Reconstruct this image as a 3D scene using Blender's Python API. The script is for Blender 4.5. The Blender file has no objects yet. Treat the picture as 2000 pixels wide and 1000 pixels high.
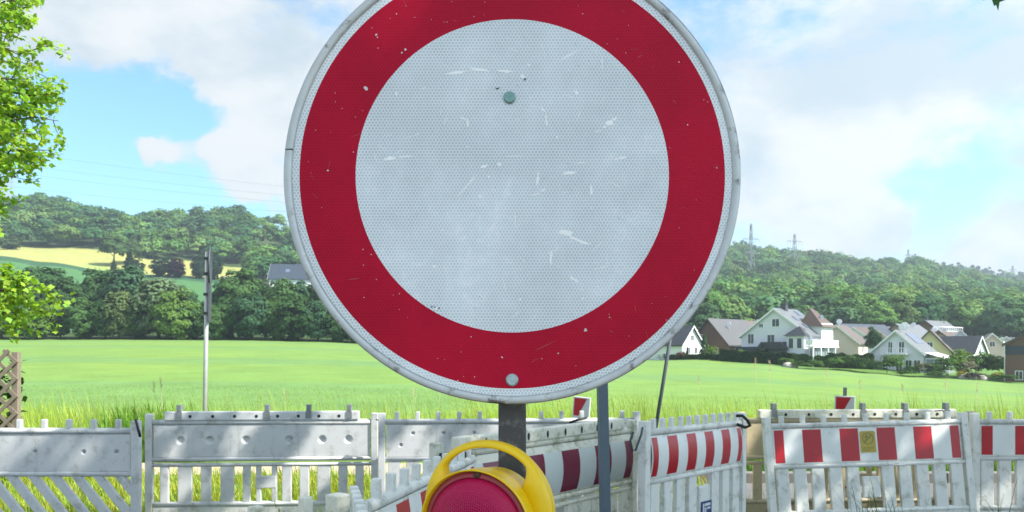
import bpy, bmesh, math, random
import numpy as np
from mathutils import Vector, Matrix, Quaternion

# ------------------------------------------------------------------ camera, sky, sun, exposure
S = bpy.context.scene
COL = S.collection
F, HOR, H = 1500.0, 690.0, 1.55            # focal length in photo pixels, horizon row, eye height (m)
cam_d = bpy.data.cameras.new('camera')
cam_d.sensor_width = 36.0
cam_d.lens = 36.0 * F / 2000.0
cam_d.shift_y = (HOR - 500.0) / 2000.0
cam_d.clip_start, cam_d.clip_end = 0.05, 12000.0
cam_d.dof.use_dof = True
cam_d.dof.focus_distance = 1.30
cam_d.dof.aperture_fstop = 17.0
cam = bpy.data.objects.new('camera', cam_d)
COL.objects.link(cam)
cam.location = (0, 0, H)
cam.rotation_euler = (math.radians(90), 0, 0)
S.camera = cam

SUN_EL, SUN_AZ = math.radians(47), math.radians(113)       # azimuth from +Y towards +X
TOSUN = Vector((math.sin(SUN_AZ) * math.cos(SUN_EL), math.cos(SUN_AZ) * math.cos(SUN_EL), math.sin(SUN_EL)))
sun_d = bpy.data.lights.new('sun', 'SUN')
sun_d.energy, sun_d.angle, sun_d.color = 3.9, math.radians(0.5), (1.0, 0.95, 0.86)
sun = bpy.data.objects.new('sun', sun_d)
COL.objects.link(sun)
sun.rotation_euler = TOSUN.to_track_quat('Z', 'Y').to_euler()
sun.location = (20, -10, 30)

S.view_settings.view_transform = 'Standard'
S.view_settings.look = 'None'
S.view_settings.gamma = 1
S.view_settings.exposure = 1.48
S.cycles.max_bounces = 8
S.cycles.transparent_max_bounces = 8
S.cycles.use_denoising = True


def node(nt, t, **kw):
    n = nt.nodes.new(t)
    for k, v in kw.items():
        if k.startswith('i_'):
            n.inputs[k[2:].replace('_', ' ')].default_value = v
        elif k.startswith('n_'):
            n.inputs[int(k[2:])].default_value = v
        else:
            setattr(n, k, v)
    return n


def mth(nt, op, a, b=None, c=None, clamp=False):
    n = nt.nodes.new('ShaderNodeMath'); n.operation = op; n.use_clamp = clamp
    for i, v in enumerate((a, b, c)):
        if v is None: continue
        if isinstance(v, (int, float)): n.inputs[i].default_value = v
        else: nt.links.new(v, n.inputs[i])
    return n.outputs[0]


def vmth(nt, op, a, b=None, out=0):
    n = nt.nodes.new('ShaderNodeVectorMath'); n.operation = op
    for i, v in enumerate((a, b)):
        if v is None: continue
        if isinstance(v, (tuple, list, Vector)): n.inputs[i].default_value = tuple(v)
        else: nt.links.new(v, n.inputs[i])
    return n.outputs[out]


def mixc(nt, fac, a, b, mode='MIX'):
    n = nt.nodes.new('ShaderNodeMix'); n.data_type = 'RGBA'; n.blend_type = mode
    for sock, v in ((0, fac), (6, a), (7, b)):
        if isinstance(v, (int, float)): n.inputs[sock].default_value = v
        elif isinstance(v, tuple): n.inputs[sock].default_value = (v + (1,))[:4]
        else: nt.links.new(v, n.inputs[sock])
    return n.outputs[2]


def ramp(nt, fac, lo, hi, a=0.0, b=1.0, smooth=True):
    n = nt.nodes.new('ShaderNodeMapRange')
    n.interpolation_type = 'SMOOTHSTEP' if smooth else 'LINEAR'
    nt.links.new(fac, n.inputs[0])
    n.inputs[1].default_value, n.inputs[2].default_value = lo, hi
    n.inputs[3].default_value, n.inputs[4].default_value = a, b
    return n.outputs[0]


def pixdir(px, py):
    return Vector(((px - 1000) / F, 1, (HOR - py) / F)).normalized()


world = bpy.data.worlds.new('World')
S.world = world
world.use_nodes = True
wt = world.node_tree
wt.nodes.clear()
w_out = node(wt, 'ShaderNodeOutputWorld')
w_bg = node(wt, 'ShaderNodeBackground')
wt.links.new(w_bg.outputs[0], w_out.inputs[0])
sky = node(wt, 'ShaderNodeTexSky', sky_type='NISHITA', sun_disc=False, sun_elevation=SUN_EL, sun_rotation=SUN_AZ,
           altitude=100, air_density=1.0, dust_density=0.6, ozone_density=1.0)
w_bg.inputs[1].default_value = 0.135
tc = node(wt, 'ShaderNodeTexCoord')
wdir = tc.outputs['Generated']
dist_n = node(wt, 'ShaderNodeTexNoise', i_Scale=8.0, i_Detail=8.0, i_Roughness=0.65)
wt.links.new(wdir, dist_n.inputs['Vector'])
warp = vmth(wt, 'SCALE', vmth(wt, 'SUBTRACT', dist_n.outputs['Color'], (0.5, 0.5, 0.5)))
warp.node.inputs[3].default_value = 0.11
wd2 = vmth(wt, 'ADD', wdir, warp)
st = vmth(wt, 'MULTIPLY', wdir, (1.0, 1.0, 2.0))
cn = node(wt, 'ShaderNodeTexNoise', i_Scale=3.1, i_Detail=9.0, i_Roughness=0.58)
wt.links.new(vmth(wt, 'ADD', st, (3.1, 0.4, 1.7)), cn.inputs['Vector'])
dens = mth(wt, 'ADD', mth(wt, 'MULTIPLY', cn.outputs['Fac'], 1.15), 0.07)
for px, py, r, a in ((150, 260, .12, -.60), (250, 200, .10, -.55), (340, 170, .075, -.50), (420, 205, .05, -.55), (225, 370, .13, -.55), (345, 375, .09, -.45), (440, 420, .06, -.35),
                     (110, 370, .10, -.4), (530, 430, .06, -.25), (318, 272, .052, 1.0), (275, 292, .042, .95), (430, 255, .040, .75), (470, 320, .06, .60), (530, 350, .06, .5), (520, 170, .12, .45), (160, 40, .14, .40), (330, 40, .12, .40), (420, 100, .06, .35),
                     (30, 350, .05, .35), (1810, 400, .09, -.34), (1740, 350, .05, -.22), (1880, 290, .06, -.25), (1900, 420, .05, -.18), (1640, 400, .11, .45), (1740, 440, .05, .4), (1500, 250, .12, .25), (1960, 480, .07, .4), (1700, 120, .2, .3)):
    d = vmth(wt, 'DISTANCE', wd2, pixdir(px, py), out=1)
    dens = mth(wt, 'ADD', dens, ramp(wt, d, 0.0, r, a, 0.0))
fn = node(wt, 'ShaderNodeTexNoise', i_Scale=15.0, i_Detail=9.0, i_Roughness=0.66)
wt.links.new(vmth(wt, 'ADD', st, (7.3, 2.2, 0.9)), fn.inputs['Vector'])
dens = mth(wt, 'ADD', dens, mth(wt, 'MULTIPLY', mth(wt, 'SUBTRACT', fn.outputs['Fac'], 0.5), 0.85))
cmask = ramp(wt, dens, 0.34, 0.82)
cs = node(wt, 'ShaderNodeTexNoise', i_Scale=4.2, i_Detail=5.0, i_Roughness=0.5)
wt.links.new(vmth(wt, 'ADD', st, (0.0, 5.4, -0.05)), cs.inputs['Vector'])
cs2 = node(wt, 'ShaderNodeTexNoise', i_Scale=9.0, i_Detail=8.0, i_Roughness=0.62)
wt.links.new(vmth(wt, 'ADD', st, (2.0, 1.4, 0.35)), cs2.inputs['Vector'])
csm = mth(wt, 'ADD', mth(wt, 'MULTIPLY', cs.outputs['Fac'], 0.40), mth(wt, 'MULTIPLY', cs2.outputs['Fac'], 0.60))
for px, py, r, a in ((1560, 150, .10, -.16), (1690, 140, .11, -.16), (1830, 100, .11, -.15), (1950, 110, .08, -.13), (1960, 370, .07, -.12), (1480, 305, .05, -.10), (1580, 40, .10, .12), (1600, 240, .10, .12), (1800, 220, .09, .10), (1640, 390, .09, .12), (1980, 20, .08, .1),
                     (560, 70, .08, -.12), (520, 250, .08, .10), (450, 270, .05, .12), (310, 285, .05, .12), (200, 100, .06, -.05), (250, 30, .1, .1)):
    d = vmth(wt, 'DISTANCE', wd2, pixdir(px, py), out=1)
    csm = mth(wt, 'ADD', csm, ramp(wt, d, 0.0, r, a, 0.0))
cshade = ramp(wt, csm, 0.36, 0.63)
ccol = mixc(wt, cshade, (1.62, 1.92, 2.16), (2.46, 2.52, 2.56))
# clouds round the sun glow brighter than those opposite it
glow = mth(wt, 'POWER', mth(wt, 'MAXIMUM', vmth(wt, 'DOT_PRODUCT', wdir, TOSUN, out=1), 0.0), 3.0)
gl = mth(wt, 'ADD', mth(wt, 'MULTIPLY', glow, 2.2), 1.0)
gv = node(wt, 'ShaderNodeCombineXYZ')
for i in range(3): wt.links.new(gl, gv.inputs[i])
ccol = mixc(wt, 1.0, ccol, gv.outputs[0], 'MULTIPLY')
skyc = mixc(wt, 1.0, sky.outputs[0], (0.47, 0.70, 0.76), 'MULTIPLY')
wt.links.new(mixc(wt, cmask, skyc, ccol), w_bg.inputs[0])

# ------------------------------------------------------------------ helpers


def at(px, D, z=0.0):
    return Vector(((px - 1000) / F * D, D, z))


def zof(py, D):
    return H - (py - HOR) / F * D


def tag(o, label=None, cat=None, group=None, kind=None):
    if label: o['label'] = label
    if cat: o['category'] = cat
    if group: o['group'] = group
    if kind: o['kind'] = kind
    return o


def empty(name, loc=(0, 0, 0), rz=0.0, label=None, cat=None, group=None):
    o = bpy.data.objects.new(name, None)
    COL.objects.link(o)
    o.location = loc
    o.rotation_euler = (0, 0, rz)
    o.empty_display_size = 0.2
    return tag(o, label, cat, group)


def link(name, me, mats, parent=None, smooth=False):
    o = bpy.data.objects.new(name, me)
    COL.objects.link(o)
    for m in (mats if isinstance(mats, (list, tuple)) else [mats]):
        me.materials.append(m)
    if parent: o.parent = parent
    if smooth:
        me.polygons.foreach_set('use_smooth', [True] * len(me.polygons))
    return o


def copy_tree(o, parent=None):
    c = o.copy()
    COL.objects.link(c)
    if parent: c.parent = parent
    for ch in list(o.children):
        copy_tree(ch, c)
    return c


class MB:
    """collects shapes, builds one mesh object"""
    def __init__(self): self.bm = bmesh.new()

    def box(self, x0, x1, y0, y1, z0, z1, mi=0, bev=0.0):
        r = bmesh.ops.create_cube(self.bm, size=1.0)
        vs = r['verts']
        bmesh.ops.scale(self.bm, vec=(x1 - x0, y1 - y0, z1 - z0), verts=vs)
        bmesh.ops.translate(self.bm, vec=((x0 + x1) / 2, (y0 + y1) / 2, (z0 + z1) / 2), verts=vs)
        fs = list({f for v in vs for f in v.link_faces})
        for f in fs: f.material_index = mi
        if bev > 0:
            es = list({e for v in vs for e in v.link_edges})
            r = bmesh.ops.bevel(self.bm, geom=es, offset=bev, segments=2, affect='EDGES', profile=0.6)
            for f in r['faces']: f.material_index = mi
            return None
        return vs

    def poly_prism(self, pts, y0, y1, mi=0, bev=0.0):
        """outline in (x, z) pushed from y0 to y1"""
        a = [self.bm.verts.new((x, y0, z)) for x, z in pts]
        b = [self.bm.verts.new((x, y1, z)) for x, z in pts]
        fs = [self.bm.faces.new(a), self.bm.faces.new(b[::-1])]
        n = len(pts)
        for i in range(n):
            fs.append(self.bm.faces.new((a[i], b[i], b[(i + 1) % n], a[(i + 1) % n])))
        for f in fs: f.material_index = mi
        bmesh.ops.recalc_face_normals(self.bm, faces=fs)
        if bev > 0:
            bmesh.ops.bevel(self.bm, geom=list({e for f in fs for e in f.edges}), offset=bev, segments=2, affect='EDGES', profile=0.6)
        return a + b

    def tube(self, pts, radii, seg=8, mi=0, cap=True):
        pts = [Vector(p) for p in pts]
        if isinstance(radii, (int, float)): radii = [radii] * len(pts)
        rings = []
        prev = None
        for i, p in enumerate(pts):
            t = (pts[min(i + 1, len(pts) - 1)] - pts[max(i - 1, 0)])
            if t.length < 1e-9: t = Vector((0, 0, 1))
            t.normalize()
            if prev is None:
                a = t.orthogonal().normalized()
            else:
                a = (prev - t * prev.dot(t))
                a = a.normalized() if a.length > 1e-6 else t.orthogonal().normalized()
            prev = a
            b = t.cross(a)
            rings.append([self.bm.verts.new(p + (a * math.cos(2 * math.pi * k / seg) + b * math.sin(2 * math.pi * k / seg)) * radii[i]) for k in range(seg)])
        for r0, r1 in zip(rings, rings[1:]):
            for k in range(seg):
                f = self.bm.faces.new((r0[k], r0[(k + 1) % seg], r1[(k + 1) % seg], r1[k])); f.material_index = mi; f.smooth = True
        if cap:
            for r in (rings[0][::-1], rings[-1]):
                f = self.bm.faces.new(r); f.material_index = mi

    def lathe(self, prof, seg=48, mi=0, mtx=None):
        """profile (radius, h) turned about +Z, then moved by mtx"""
        rings = []
        for r, h in prof:
            ring = []
            for k in range(seg):
                a = 2 * math.pi * k / seg
                v = Vector((r * math.cos(a), r * math.sin(a), h))
                ring.append(self.bm.verts.new(mtx @ v if mtx else v))
            rings.append(ring)
        for r0, r1 in zip(rings, rings[1:]):
            for k in range(seg):
                f = self.bm.faces.new((r0[k], r0[(k + 1) % seg], r1[(k + 1) % seg], r1[k])); f.material_index = mi; f.smooth = True
        return rings

    def build(self, name, mats, parent=None, smooth=False, auto=False):
        me = bpy.data.meshes.new(name)
        bmesh.ops.remove_doubles(self.bm, verts=self.bm.verts, dist=1e-6)
        self.bm.to_mesh(me); self.bm.free()
        o = link(name, me, mats, parent, smooth)
        return o


def np_mesh(name, verts, faces, cols=None, mat_idx=None):
    """faces: (M,4) int array; cols: per-face rgb"""
    verts = np.asarray(verts, dtype=np.float32); faces = np.asarray(faces, dtype=np.int32)
    me = bpy.data.meshes.new(name)
    me.vertices.add(len(verts)); me.vertices.foreach_set('co', verts.ravel())
    M, k = faces.shape
    me.loops.add(M * k); me.loops.foreach_set('vertex_index', faces.ravel())
    me.polygons.add(M); me.polygons.foreach_set('loop_start', np.arange(0, M * k, k, dtype=np.int32))
    if mat_idx is not None: me.polygons.foreach_set('material_index', np.asarray(mat_idx, dtype=np.int32))
    me.update(calc_edges=True)
    if cols is not None:
        at_ = me.color_attributes.new('Col', 'FLOAT_COLOR', 'CORNER')
        c = np.ones((M * k, 4), dtype=np.float32)
        c[:, :3] = np.repeat(np.asarray(cols, dtype=np.float32), k, axis=0)
        at_.data.foreach_set('color', c.ravel())
    return me


# ------------------------------------------------------------------ materials
def new_mat(name):
    m = bpy.data.materials.new(name); m.use_nodes = True
    nt = m.node_tree
    return m, nt, nt.nodes['Principled BSDF']


def noise(nt, scale, detail=4, rough=0.6, vec=None, coord='Object'):
    if vec is None:
        t = node(nt, 'ShaderNodeTexCoord'); vec = t.outputs[coord]
    n = node(nt, 'ShaderNodeTexNoise', i_Scale=float(scale), i_Detail=float(detail), i_Roughness=rough)
    nt.links.new(vec, n.inputs['Vector'])
    return n.outputs['Fac']


def bump(nt, bs, h, strength=0.3, dist=0.002):
    b = node(nt, 'ShaderNodeBump', i_Strength=strength, i_Distance=dist)
    nt.links.new(h, b.inputs['Height']); nt.links.new(b.outputs[0], bs.inputs['Normal'])


def plain(name, col, rough=0.6, metal=0.0, var=0.18, scale=6.0, spec=0.5, dirt=None, dscale=3.0, dlo=0.55, dhi=0.75, bmp=0.0, bscale=60.0):
    m, nt, bs = new_mat(name)
    f = noise(nt, scale, 5)
    c = mixc(nt, f, tuple(x * (1 - var) for x in col), tuple(min(1, x * (1 + var)) for x in col))
    if dirt:
        d = ramp(nt, noise(nt, dscale, 8, 0.7), dlo, dhi)
        c = mixc(nt, d, c, dirt)
    nt.links.new(c, bs.inputs['Base Color'])
    bs.inputs['Roughness'].default_value = rough
    bs.inputs['Metallic'].default_value = metal
    bs.inputs['Specular IOR Level'].default_value = spec
    if bmp: bump(nt, bs, noise(nt, bscale, 4), bmp)
    return m


def leaf_mat(name, base, transl=0.35, rough=0.55, objcol=True, spec=0.3):
    m, nt, bs = new_mat(name)
    a = node(nt, 'ShaderNodeAttribute', attribute_name='Col')
    c = mixc(nt, 1.0, a.outputs['Color'], base, 'MULTIPLY')
    if objcol:
        oi = node(nt, 'ShaderNodeObjectInfo')
        c = mixc(nt, 1.0, c, oi.outputs['Color'], 'MULTIPLY')
    nt.links.new(c, bs.inputs['Base Color'])
    bs.inputs['Roughness'].default_value = rough
    bs.inputs['Specular IOR Level'].default_value = spec
    tr = node(nt, 'ShaderNodeBsdfTranslucent')
    c2 = mixc(nt, 1.0, c, (1.25, 1.2, 0.55), 'MULTIPLY')
    nt.links.new(c2, tr.inputs[0])
    mx = node(nt, 'ShaderNodeMixShader', n_0=transl)
    nt.links.new(bs.outputs[0], mx.inputs[1]); nt.links.new(tr.outputs[0], mx.inputs[2])
    nt.links.new(mx.outputs[0], nt.nodes['Material Output'].inputs['Surface'])
    return m


def plastic(name, col, dirt, rough=0.42, amount=(0.52, 0.78), streak=True):
    """weathered moulded plastic: speckled grime plus rain streaks"""
    m, nt, bs = new_mat(name)
    tcd = node(nt, 'ShaderNodeTexCoord')
    ob = tcd.outputs['Object']
    f = noise(nt, 2.5, 6, 0.6, ob)
    c = mixc(nt, f, tuple(x * 0.90 for x in col), col)
    if streak:
        sv = vmth(nt, 'MULTIPLY', ob, (26, 26, 1.6))
        s = ramp(nt, noise(nt, 1.0, 5, 0.6, sv), 0.58, 0.80)
        c = mixc(nt, mth(nt, 'MULTIPLY', s, 0.40), c, dirt)
    d = ramp(nt, noise(nt, 9.0, 9, 0.75, ob), amount[0], amount[1])
    c = mixc(nt, mth(nt, 'MULTIPLY', d, 0.75), c, dirt)
    sp = ramp(nt, noise(nt, 70.0, 3, 0.6, ob), 0.66, 0.74)
    c = mixc(nt, mth(nt, 'MULTIPLY', sp, 0.5), c, tuple(x * 0.35 for x in dirt))
    nt.links.new(c, bs.inputs['Base Color'])
    nt.links.new(mth(nt, 'ADD', mth(nt, 'MULTIPLY', d, 0.3), rough), bs.inputs['Roughness'])
    bump(nt, bs, noise(nt, 120, 3, 0.5, ob), 0.12, 0.001)
    return m


MAT = {}
MAT['plastic_grey'] = plastic('weathered light plastic', (0.585, 0.60, 0.605), (0.22, 0.215, 0.19), amount=(0.48, 0.74))
MAT['plastic_white'] = plastic('white barrier plastic', (0.79, 0.81, 0.78), (0.28, 0.28, 0.22), amount=(0.48, 0.72))
MAT['plastic_mossy'] = plastic('mossy white plastic', (0.76, 0.75, 0.64), (0.20, 0.23, 0.12), amount=(0.46, 0.66))
MAT['plastic_beige'] = plastic('yellowed plastic', (0.58, 0.49, 0.31), (0.26, 0.20, 0.11), amount=(0.5, 0.75))
MAT['steel_dark'] = plain('weathered galvanised post', (0.075, 0.073, 0.076), 0.55, 0.35, 0.45, 18, dirt=(0.19, 0.19, 0.19), dscale=55, dlo=0.50, dhi=0.70, bmp=0.25)
MAT['steel_blue'] = plain('blue grey painted steel', (0.090, 0.130, 0.168), 0.45, 0.15, 0.18, 8, dirt=(0.25, 0.28, 0.30), dscale=30, dlo=0.62, dhi=0.75)
MAT['steel_light'] = plain('galvanised tube', (0.42, 0.44, 0.45), 0.45, 0.3, 0.2, 12)
MAT['steel_sign'] = plain('dull sign metal', (0.062, 0.075, 0.092), 0.6, 0.2, 0.25, 9)
MAT['hook'] = plain('zinc hook', (0.22, 0.24, 0.25), 0.5, 0.4, 0.3, 30)
MAT['rubber'] = plain('recycled rubber', (0.035, 0.035, 0.035), 0.85, 0, 0.3, 20)
MAT['black'] = plain('black strap', (0.015, 0.016, 0.018), 0.6)
MAT['wood'] = plain('weathered lattice wood', (0.20, 0.165, 0.125), 0.8, 0, 0.35, 14, bmp=0.3, bscale=40)
MAT['bark'] = plain('bark', (0.085, 0.065, 0.048), 0.9, 0, 0.5, 14, bmp=0.6, bscale=25)
MAT['bark_far'] = plain('far bark', (0.07, 0.058, 0.045), 0.9, 0, 0.3, 2)
MAT['foliage'] = leaf_mat('tree foliage', (1, 1, 1), 0.28, 0.8, True, 0.05)
MAT['leaf'] = leaf_mat('broad leaves', (1, 1, 1), 0.5, 0.5, True, 0.25)
MAT['grass'] = leaf_mat('grass blades', (1, 1, 1), 0.40, 0.5, False, 0.3)

RNG = np.random.default_rng(7)
random.seed(7)

# ------------------------------------------------------------------ terrain
# per view column: (distance, photo row of the ground there); near ground is level
COLS = [
    (-1400, [(150, 650), (180, 620), (330, 470), (400, 450), (520, 400), (560, 398), (900, 420)]),
    (0, [(150, 664), (168, 650), (250, 575), (330, 502), (400, 480), (520, 418), (560, 418), (900, 430)]),
    (90, [(150, 664), (168, 650), (250, 580), (330, 512), (400, 481), (520, 412), (560, 414), (900, 430)]),
    (220, [(150, 664), (168, 650), (250, 590), (330, 529), (400, 483), (520, 448), (560, 448), (900, 455)]),
    (300, [(150, 664), (168, 650), (250, 597), (330, 538), (400, 506), (520, 448), (560, 450), (900, 455)]),
    (450, [(150, 665), (168, 652), (250, 605), (330, 550), (400, 518), (520, 440), (560, 442), (900, 455)]),
    (600, [(150, 668), (168, 655), (250, 615), (330, 570), (400, 535), (520, 452), (560, 455), (900, 470)]),
    (750, [(150, 673), (168, 662), (250, 628), (330, 590), (400, 555), (540, 470), (600, 470), (900, 480)]),
    (1000, [(150, 688), (168, 680), (250, 645), (330, 612), (400, 580), (580, 490), (640, 490), (950, 500)]),
    (1280, [(147, 704), (160, 697), (250, 655), (330, 615), (400, 590), (620, 505), (690, 508), (1000, 512)]),
    (1450, [(133, 711), (140, 700), (200, 672), (260, 645), (400, 595), (640, 506), (720, 512), (1000, 512)]),
    (1600, [(127, 722), (136, 708), (200, 676), (260, 648), (400, 600), (640, 524), (720, 530), (1000, 525)]),
    (1700, [(123, 729), (132, 714), (200, 680), (260, 650), (400, 602), (640, 540), (720, 545), (1000, 530)]),
    (1790, [(118, 737), (128, 722), (200, 685), (260, 655), (400, 605), (640, 534), (720, 545), (1000, 537)]),
    (1860, [(115, 741), (126, 728), (200, 690), (260, 658), (400, 610), (640, 556), (720, 568), (1000, 541)]),
    (2000, [(108, 751), (120, 740), (200, 698), (260, 664), (400, 620), (640, 580), (720, 600), (1000, 556)]),
    (3500, [(90, 800), (110, 790), (200, 730), (260, 700), (400, 650), (640, 610), (720, 620), (1000, 590)]),
]
U_K = np.array([c[0] for c in COLS], dtype=float)
T_D, T_Z = [], []
for u, prof in COLS:
    d = [0.0, 14.0] + [p[0] for p in prof] + [1800.0, 9000.0]
    z = [0.0, 0.0] + [zof(p[1], p[0]) for p in prof]
    z += [z[-1] - 60, -80.0]
    T_D.append(d); T_Z.append(z)


def ground(X, Y):
    X = np.atleast_1d(np.asarray(X, dtype=float)); Y = np.atleast_1d(np.asarray(Y, dtype=float))
    X, Y = np.broadcast_arrays(X, Y)
    u = np.clip(1000 + F * X / np.maximum(Y, 3.0), U_K[0] + 1, U_K[-1] - 1)
    zc = np.stack([np.interp(Y, d, z) for d, z in zip(T_D, T_Z)])
    i = np.clip(np.searchsorted(U_K, u) - 1, 0, len(U_K) - 2)
    t = (u - U_K[i]) / (U_K[i + 1] - U_K[i])
    t = t * t * (3 - 2 * t)
    idx = np.arange(len(u.ravel()))
    zc = zc.reshape(len(U_K), -1)
    a = zc[i.ravel(), idx]; b = zc[i.ravel() + 1, idx]
    return (a + (b - a) * t.ravel()).reshape(u.shape)


def gz(x, y): return float(ground(x, y)[0])


EDGE_D = np.array([c[1][0][0] for c in COLS], dtype=float)


def pt(px, D):
    p = at(px, D); p.z = gz(p.x, p.y); return p


def make_terrain():
    ys = np.concatenate([np.linspace(-150, 10, 12), np.linspace(11, 40, 30), np.linspace(42, 170, 65), np.linspace(173, 420, 84),
                         np.linspace(430, 760, 40), np.linspace(790, 1100, 12), [1300, 1800, 2600, 4500, 8900]])
    us = np.concatenate([np.linspace(-1350, -100, 22), np.linspace(-60, 700, 77), np.linspace(715, 1250, 28), np.linspace(1265, 2100, 65), np.linspace(2150, 3450, 20)])
    s = (us - 1000) / F
    Yg, Sg = np.meshgrid(ys, s, indexing='ij')
    Xg = Sg * np.maximum(Yg, 45.0)
    Z = ground(Xg, Yg)
    Zn = Z + np.where(Yg > 165, 0.6 * np.sin(Xg * 0.06) * np.cos(Yg * 0.045), 0)
    V = np.stack([Xg, Yg, Zn], -1).reshape(-1, 3)
    nr, nc = len(ys), len(us)
    r, c = np.meshgrid(np.arange(nr - 1), np.arange(nc - 1), indexing='ij')
    b = (r * nc + c).ravel()
    Fc = np.stack([b, b + 1, b + nc + 1, b + nc], -1)
    me = np_mesh('terrain', V, Fc)
    # what grows where; slope shading of the field painted in as crop bands
    u = 1000 + F * Xg / np.maximum(Yg, 3.0)
    edge = np.interp(u, U_K, EDGE_D)
    col = np.zeros((nr, nc, 3))
    wob = 4 * np.sin(u * 0.021) + 3 * np.sin(u * 0.05 + 1)
    crop = np.array([0.138, 0.236, 0.056]); verge = np.array([0.12, 0.20, 0.035]); wood = np.array([0.045, 0.075, 0.028])
    dark = np.array([0.058, 0.150, 0.055]); darker = np.array([0.03, 0.085, 0.04]); yel = np.array([0.285, 0.295, 0.098]); lawn = np.array([0.09, 0.18, 0.04])
    col[:] = verge
    col[Yg > 14] = crop
    band = (np.sin(Yg * 0.16 + 0.012 * Xg) > 0.72) & (Yg > 20)
    col[band] = crop * np.array([0.86, 0.93, 1.25])
    b2 = (Yg > 19) & (Yg < 30) & (u < 900)
    col[b2] = crop * np.array([0.88, 0.94, 1.22])
    past = Yg > edge
    col[past] = wood
    left = (u < 760)
    col[left & (Yg > 166)] = dark
    col[left & (Yg > 318 + wob * 0.5)] = darker
    col[left & (Yg > 331)] = yel
    nf = (Yg > 331) & (u > 150) & (u < 215) & (Yg < 348)
    col[nf] = np.array([0.26, 0.34, 0.10])
    col[left & (Yg > 396 + wob)] = wood
    col[left & (u > 475) & (Yg > 300)] = wood
    col[(u >= 1200) & past & (Yg < 215)] = lawn
    at_ = me.color_attributes.new('Col', 'FLOAT_COLOR', 'POINT')
    cc = np.ones((nr * nc, 4), dtype=np.float32); cc[:, :3] = col.reshape(-1, 3)
    at_.data.foreach_set('color', cc.ravel())
    m, nt, bs = new_mat('terrain growth')
    a = node(nt, 'ShaderNodeAttribute', attribute_name='Col')
    g = node(nt, 'ShaderNodeNewGeometry')
    n1 = noise(nt, 0.35, 8, 0.7, g.outputs['Position'])
    n2 = noise(nt, 14.0, 4, 0.7, vmth(nt, 'MULTIPLY', g.outputs['Position'], (1, 0.25, 1)))
    v = mth(nt, 'ADD', mth(nt, 'MULTIPLY', n1, 0.5), mth(nt, 'MULTIPLY', n2, 0.5))
    k = ramp(nt, v, 0.3, 0.7, 0.74, 1.22)
    cv = node(nt, 'ShaderNodeCombineXYZ')
    for i in range(3): nt.links.new(k, cv.inputs[i])
    c = mixc(nt, 1.0, a.outputs['Color'], cv.outputs[0], 'MULTIPLY')
    c = mixc(nt, ramp(nt, noise(nt, 0.06, 4, 0.6, g.outputs['Position']), 0.45, 0.65, 0, 0.35), c, mixc(nt, 1.0, c, (1.25, 1.06, 0.7), 'MULTIPLY'))
    nt.links.new(c, bs.inputs['Base Color'])
    bs.inputs['Roughness'].default_value = 0.85
    bs.inputs['Specular IOR Level'].default_value = 0.15
    o = link('terrain', me, m, None, True)
    tag(o, kind='structure')


make_terrain()


def sheet(name, pts, z, mat, sub=0):
    bm = bmesh.new()
    vs = [bm.verts.new((x, y, z)) for x, y in pts]
    bm.faces.new(vs)
    me = bpy.data.meshes.new(name); bm.to_mesh(me); bm.free()
    o = link(name, me, mat); tag(o, kind='structure'); return o


MAT['asphalt'] = plain('asphalt', (0.115, 0.112, 0.110), 0.9, 0, 0.35, 45, dirt=(0.20, 0.19, 0.17), dscale=1.2, dlo=0.45, dhi=0.8, bmp=0.4, bscale=180)
MAT['sand'] = plain('sandy path', (0.40, 0.33, 0.24), 0.95, 0, 0.25, 12, dirt=(0.12, 0.17, 0.05), dscale=2.5, dlo=0.55, dhi=0.72, bmp=0.4, bscale=60)
MAT['kerb'] = plain('kerb stone', (0.17, 0.155, 0.14), 0.9, 0, 0.3, 9, bmp=0.3)
sheet('road', [(-45, -40), (60, -40), (60, 9.15), (2.1, 9.15), (1.2, 6.4), (-45, 6.4)], 0.004, MAT['asphalt'])
sheet('footpath', [(-30, 9.7), (1.9, 9.75), (2.0, 10.75), (-30, 11.0)], 0.008, MAT['sand'])
kb = MB()
for i in range(30):
    kb.box(2.2 + i * 1.0, 3.19 + i * 1.0, 9.17, 9.32, -0.05, 0.12, bev=0.012)
tag(kb.build('kerb', MAT['kerb']), kind='structure')

# ------------------------------------------------------------------ foliage
def quads(pos, nrm, size, rng, aspect=(0.7, 1.3)):
    """one irregular quad per point, facing nrm"""
    n = len(pos)
    nrm = nrm / np.maximum(np.linalg.norm(nrm, axis=1, keepdims=True), 1e-9)
    r = rng.normal(size=(n, 3))
    a = np.cross(nrm, r); a /= np.maximum(np.linalg.norm(a, axis=1, keepdims=True), 1e-9)
    b = np.cross(nrm, a)
    s = (np.asarray(size) * np.ones(n))[:, None]
    ar = rng.uniform(*aspect, size=(n, 1))
    out = np.zeros((n, 4, 3))
    for k, (i, j) in enumerate(((-1, -1), (1, -1), (1, 1), (-1, 1))):
        ja = rng.uniform(0.25, 0.62, size=(n, 1)); jb = rng.uniform(0.25, 0.62, size=(n, 1))
        out[:, k] = pos + a * s * ar * i * ja + b * s / ar * j * jb + nrm * s * rng.uniform(-.15, .15, size=(n, 1))
    return out


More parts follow.
